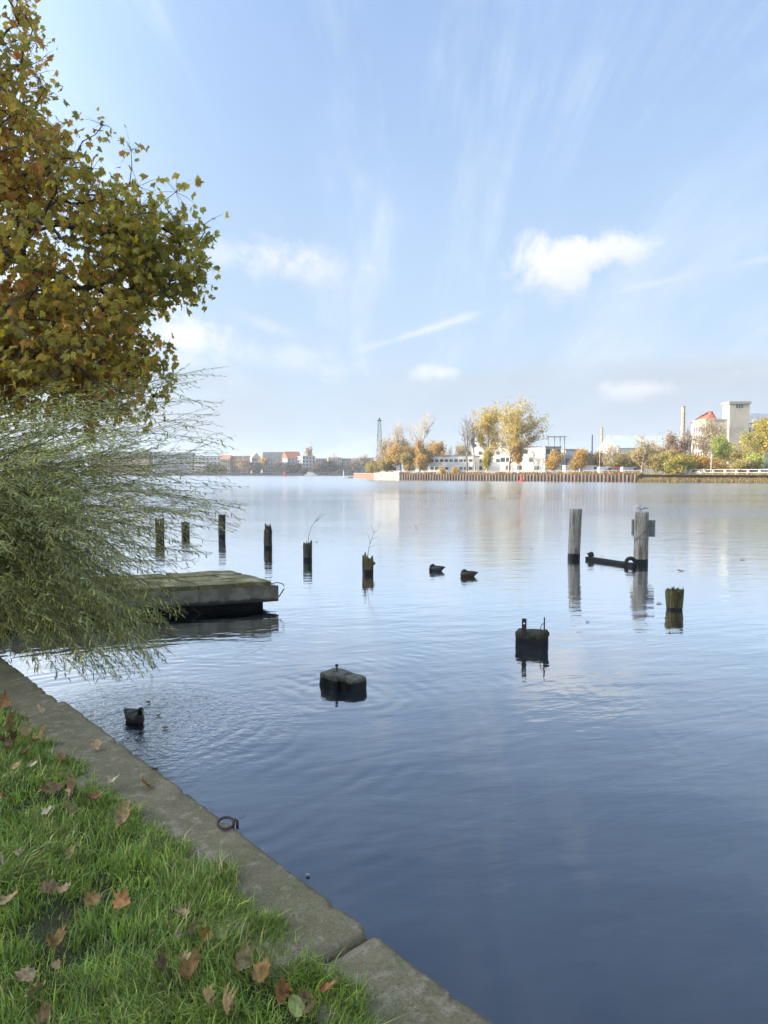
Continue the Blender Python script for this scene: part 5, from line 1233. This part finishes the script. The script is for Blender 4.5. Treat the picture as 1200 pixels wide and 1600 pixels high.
gp = np.array([(.235, .32, .045), (.18, .265, .05), (.30, .35, .05), (.13, .20, .045), (.40, .39, .09), (.54, .46, .21)])
u_ = r.uniform(0, 1, n) + .15 * nz
gi = np.where(u_ < .34, 0, np.where(u_ < .58, 1, np.where(u_ < .76, 2, np.where(u_ < .88, 3, np.where(u_ < .955, 4, 5)))))
C = gp[gi] * r.uniform(.65, 1.5, (n, 1))
o = link('lawn_grass', mesh_np('lawn_grass', V, F, np.repeat(C, 5, 0)), leafmat('grass_blade', .38, .45, spec=.35)); tag(o, 'green lawn grass beside the quay wall', 'grass', kind='stuff')
print('grass blades', n)

# ---- fallen leaves, each its own thing
FT = {'tan': (.36, .24, .125), 'pale': (.5, .39, .24), 'brown': (.25, .145, .055), 'dark': (.15, .095, .043), 'orange': (.34, .16, .06), 'olive': (.25, .2, .08), 'grey': (.32, .225, .11), 'green': (.26, .27, .09), 'yellow': (.30, .19, .05), 'red': (.22, .11, .048)}
def fallen(label, px, py, spx, tone, rz, tilt, curl, seed, z=.05, shape='plane', group='fallen leaves on the lawn and quay', fold=0.0, where='leaf'):
    z = z - (.006 if z > .03 else 0); g = G(px, py, QZ + z); size = spx * g.y / FPX; rg = random.Random(seed)
    pts = [(x * .78 + .22 * .5 * x / math.hypot(x, y), y * .78 + .22 * .5 * y / math.hypot(x, y)) for x, y in LEAF2D] if shape == 'plane' else [(.42 * math.cos(a) * (1 + .06 * math.cos(5 * a)), .5 * math.sin(a)) for a in [2 * math.pi * q / 20 for q in range(20)]]
    kk = len(pts); V = [(0, 0, 0)]; F = []
    for ri, f in enumerate((.28, .62, 1.0)): V += [(x * f * rg.uniform(.95, 1.05), y * f * rg.uniform(.95, 1.05), 0) for x, y in pts]
    for i in range(kk):
        j = (i + 1) % kk; F.append((0, 1 + i, 1 + j)); F.append((1 + i, 1 + kk + i, 1 + kk + j, 1 + j)); F.append((1 + kk + i, 1 + 2 * kk + i, 1 + 2 * kk + j, 1 + kk + j))
    sx, sy = rg.uniform(-1, 1), rg.uniform(-1, 1); VV = []
    for x, y, zz in V:
        rr = math.hypot(x, y); th = curl * (x * sx + y * sy + .3) ** 2 * 2.2
        zz = th + (fold + .35 * curl * (seed % 3)) * abs(x) + curl * .5 * max(0, rr - .35) + (.06 + .10 * curl) * mnoise.noise(Vector((x * 3.2 + seed, y * 3.2, 0)))
        k_ = 1 - .35 * min(1, abs(curl)) * min(1, rr)
        VV.append((x * k_, y * k_, zz))
    b0 = len(VV); VV += [(.012, -.36, .0), (-.012, -.36, .0), (.05, -.85, .06 + curl * .2)]; F.append((b0, b0 + 1, b0 + 2))
    me = bpy.data.meshes.new('fallen_leaf'); me.from_pydata(VV, [], F); me.update()
    me.polygons.foreach_set('use_smooth', [True] * len(me.polygons))
    c = FT[tone]; me.materials.append(leafmat('dry_leaf_' + tone, .15, .7, c, vary=.35))
    o = link('fallen_leaf', me, None, None, g, (tilt[0], tilt[1], rz), (size, size, size)); tag(o, label, 'leaf', group)
    return o
FL = [
 ('orange brown leaf at the left picture edge above the leaf pile', 6, 1101, 26, 'orange', .4, (.3, .1), .3, .05),
 ('small pale curled leaf on the quay stone nearest the willow', 62, 1115, 18, 'pale', 1.2, (.1, .2), .7, .012),
 ('brown curled leaf on top of the leaf pile at the left edge', 10, 1143, 26, 'brown', 2.0, (.5, .2), .6, .06),
 ('dull tan leaf right of the leaf pile by the quay', 40, 1146, 22, 'tan', .9, (.4, -.2), .5, .05),
 ('dark leaf in the middle of the left edge leaf pile', 8, 1162, 30, 'dark', .1, (.2, .4), .4, .045),
 ('pale edged leaf at the bottom of the left edge leaf pile', 16, 1172, 26, 'grey', -.6, (.3, 0), .8, .05),
 ('brown leaf in the grass right of the leaf pile', 56, 1159, 24, 'brown', 1.6, (.2, .3), .5, .05),
 ('dark brown leaf below the leaf pile, beside pale scraps', 40, 1180, 24, 'dark', 2.4, (.2, .1), .5, .045),
 ('small tan leaf in the grass below the left leaf pile', 24, 1198, 18, 'tan', .2, (.3, .2), .3, .05),
 ('small cream leaf scrap beside the small tan leaf', 47, 1197, 14, 'pale', 1.1, (.7, .2), .5, .05),
 ('yellow green leaf with one edge folded in the upper lawn', 92, 1216, 26, 'green', 1.9, (.4, .1), .6, .055),
 ('large dark brown leaf lying flat in the upper lawn', 80, 1234, 40, 'dark', .7, (.1, .1), .25, .045),
 ('large tan leaf standing up in the upper lawn', 119, 1233, 42, 'tan', -.9, (.7, .3), .5, .06),
 ('reddish brown leaf right of the large upright tan leaf', 146, 1250, 30, 'red', .5, (.6, -.2), .4, .05),
 ('dull leaf half sunk under the large upright tan leaf', 112, 1266, 34, 'olive', 1.3, (.1, .1), .3, .035),
 ('small pale tan leaf with a short stalk in the lawn', 75, 1269, 24, 'pale', .1, (.5, .1), .3, .055),
 ('cream coloured flat leaf at the grass and quay border', 174, 1222, 22, 'pale', .8, (.2, .2), .2, .05),
 ('curled brown leaf on the quay stone above the lawn tip', 149, 1170, 22, 'tan', 1.5, (.2, .1), .7, .012),
 ('lobed brown leaf lying on the bare quay stone', 229, 1229, 26, 'brown', 1.4, (.05, .1), .3, .012),
 ('grey brown leaf with a curled pale rim by the quay border', 190, 1285, 34, 'grey', -.4, (.2, .3), .7, .05),
 ('rusty leaf behind the reddish leaf near the quay border', 95, 1190, 22, 'brown', 2.8, (.5, .2), .5, .045),
 ('orange leaf cut by the left picture edge in mid lawn', 1, 1246, 22, 'orange', .3, (.3, .1), .3, .05),
 ('small pale leaf scrap standing in the left lawn', 22, 1336, 18, 'pale', 1.5, (.9, .1), .5, .06),
 ('pale tan leaf tip at the left edge of the lawn', 3, 1350, 18, 'pale', 2.2, (.4, .1), .4, .055),
 ('olive tan leaf half covered by grass in mid lawn', 115, 1334, 32, 'olive', -.7, (.4, .3), .3, .045),
 ('upright narrow tan leaf left of the two orange leaves', 79, 1386, 30, 'tan', .2, (1.0, .2), .6, .05),
 ('flat tan leaf beside the upright narrow one', 97, 1392, 26, 'tan', 1.4, (.3, .2), .4, .045),
 ('dusky pink brown leaf at the left edge of the lawn', 8, 1410, 34, 'grey', .9, (.3, .2), .3, .05),
 ('broad brown leaf lying flat, left of the orange one', 144, 1406, 31, 'brown', .1, (.35, .1), .1, .055),
 ('broad orange brown leaf lying flat in the middle of the lawn', 191, 1411, 34, 'orange', -.5, (.35, -.1), .1, .06),
 ('crumpled grey purple leaf in the dark grass hollow', 281, 1431, 34, 'grey', .6, (.5, .2), .7, .055),
 ('pale curled strip of leaf below the crumpled grey leaf', 271, 1461, 22, 'pale', .3, (.3, .7), .9, .05),
 ('pale olive leaf in the lawn right of the curled strip', 296, 1458, 22, 'olive', 1.8, (.7, .2), .5, .05),
 ('bright yellow orange leaf in the lawn near the quay', 323, 1461, 26, 'yellow', -.2, (.8, .2), .4, .055),
 ('yellowish flat leaf just right of the bright yellow orange one', 345, 1468, 24, 'green', 1.2, (.2, .1), .4, .05),
 ('brown leaf tip standing in the lower lawn', 290, 1497, 24, 'tan', .4, (1.0, .1), .4, .05),
 ('dark brown leaf sunk in the grass of the lower lawn', 250, 1515, 30, 'dark', 2.1, (.4, .2), .5, .04),
 ('long brown leaf lying across the lower lawn', 286, 1525, 36, 'brown', 1.5, (.6, .1), .5, .055),
 ('large curled brown leaf with a pale rim, left of a leaf cluster', 374, 1508, 42, 'grey', .9, (.5, .3), .9, .06),
 ('large dull brown leaf in the cluster by the quay corner', 411, 1520, 46, 'brown', -.3, (.6, .1), .4, .05),
 ('upright orange brown leaf right of the leaf cluster', 437, 1545, 40, 'orange', .2, (1.1, .3), .5, .05),
 ('dark brown leaf in shadow beside the round green leaf', 474, 1560, 30, 'dark', 1.1, (.4, .2), .4, .04),
 ('folded orange leaf at the grass edge near the stone joint', 506, 1551, 32, 'orange', 1.9, (.5, -.2), .7, .05),
 ('tan leaf tip under the round pale green leaf', 480, 1586, 22, 'tan', 1.6, (.3, .1), .6, .045),
 ('tightly curled grey tan leaf at the bottom of the lawn', 318, 1567, 42, 'grey', .3, (.6, .4), 1.0, .06),
 ('long pale brown leaf beside the tightly curled one', 346, 1578, 44, 'tan', 1.3, (.6, -.3), .7, .055),
 ('crumbled brown leaf remains in the left lower lawn', 76, 1482, 36, 'brown', 1.0, (.4, .3), .9, .04),
 ('pointed tan lobed leaf in the left lower lawn', 40, 1528, 42, 'tan', 1.8, (.35, .1), .3, .055),
 ('olive lobed leaf directly below the pointed tan leaf', 57, 1552, 44, 'olive', -.5, (.4, .1), .4, .045),
 ('small upright tan leaf on a stalk in the left lower lawn', 90, 1507, 18, 'tan', -.3, (1.0, .1), .3, .07),
 ('dark brown leaf at the very bottom of the lawn', 66, 1592, 32, 'dark', .6, (.3, .1), .3, .035),
]
for i, (lab, px, py, spx, tone, rz, tilt, curl, z) in enumerate(FL): fallen(lab, px, py, spx * .88, tone, rz, tilt, curl * 1.35 + .1, 100 + i, z)
fallen('round pale green leaf at the lawn edge near the stone joint', 463, 1573, 34, 'green', .4, (.35, .1), .15, 300, .06, 'round')
# floating leaves
for i, (px, py, spx, tone, lab) in enumerate(((1063, 892, 11, 'dark', 'dark leaf floating behind the mossy stump'), (830, 857, 5, 'dark', 'tiny dark leaf floating left of the plain grey post'), (918, 971, 7, 'dark', 'small leaf floating right of the strapped log'), (1160, 874, 8, 'brown', 'leaf floating near the right picture edge'), (650, 821, 6, 'dark', 'tiny leaf floating far out above the sleeping ducks'), (494, 847, 6, 'dark', 'dark leaf scrap floating right of the black split piling'), (1030, 942, 10, 'tan', 'tan leaf floating between gull post and mossy stump'), (481, 1366, 7, 'pale', 'pale feather sized leaf floating by the near quay edge'), (248, 1117, 9, 'dark', 'dark leaf floating right of the drake'), (258, 1137, 11, 'olive', 'olive leaf floating below right of the drake'), (240, 1203, 14, 'dark', 'dark leaf drifting against the quay stone'), (232, 1097, 9, 'dark', 'dark leaf floating above the drake'))):
    p = G(px, py, .012); s_ = spx * p.y / FPX
    o = fallen(lab, px, py, spx, tone, i * 1.3, (.03, .03), .12, 400 + i, 0, group='leaves floating on the water'); o.location = p; o.scale = (s_, s_, s_ * .8)
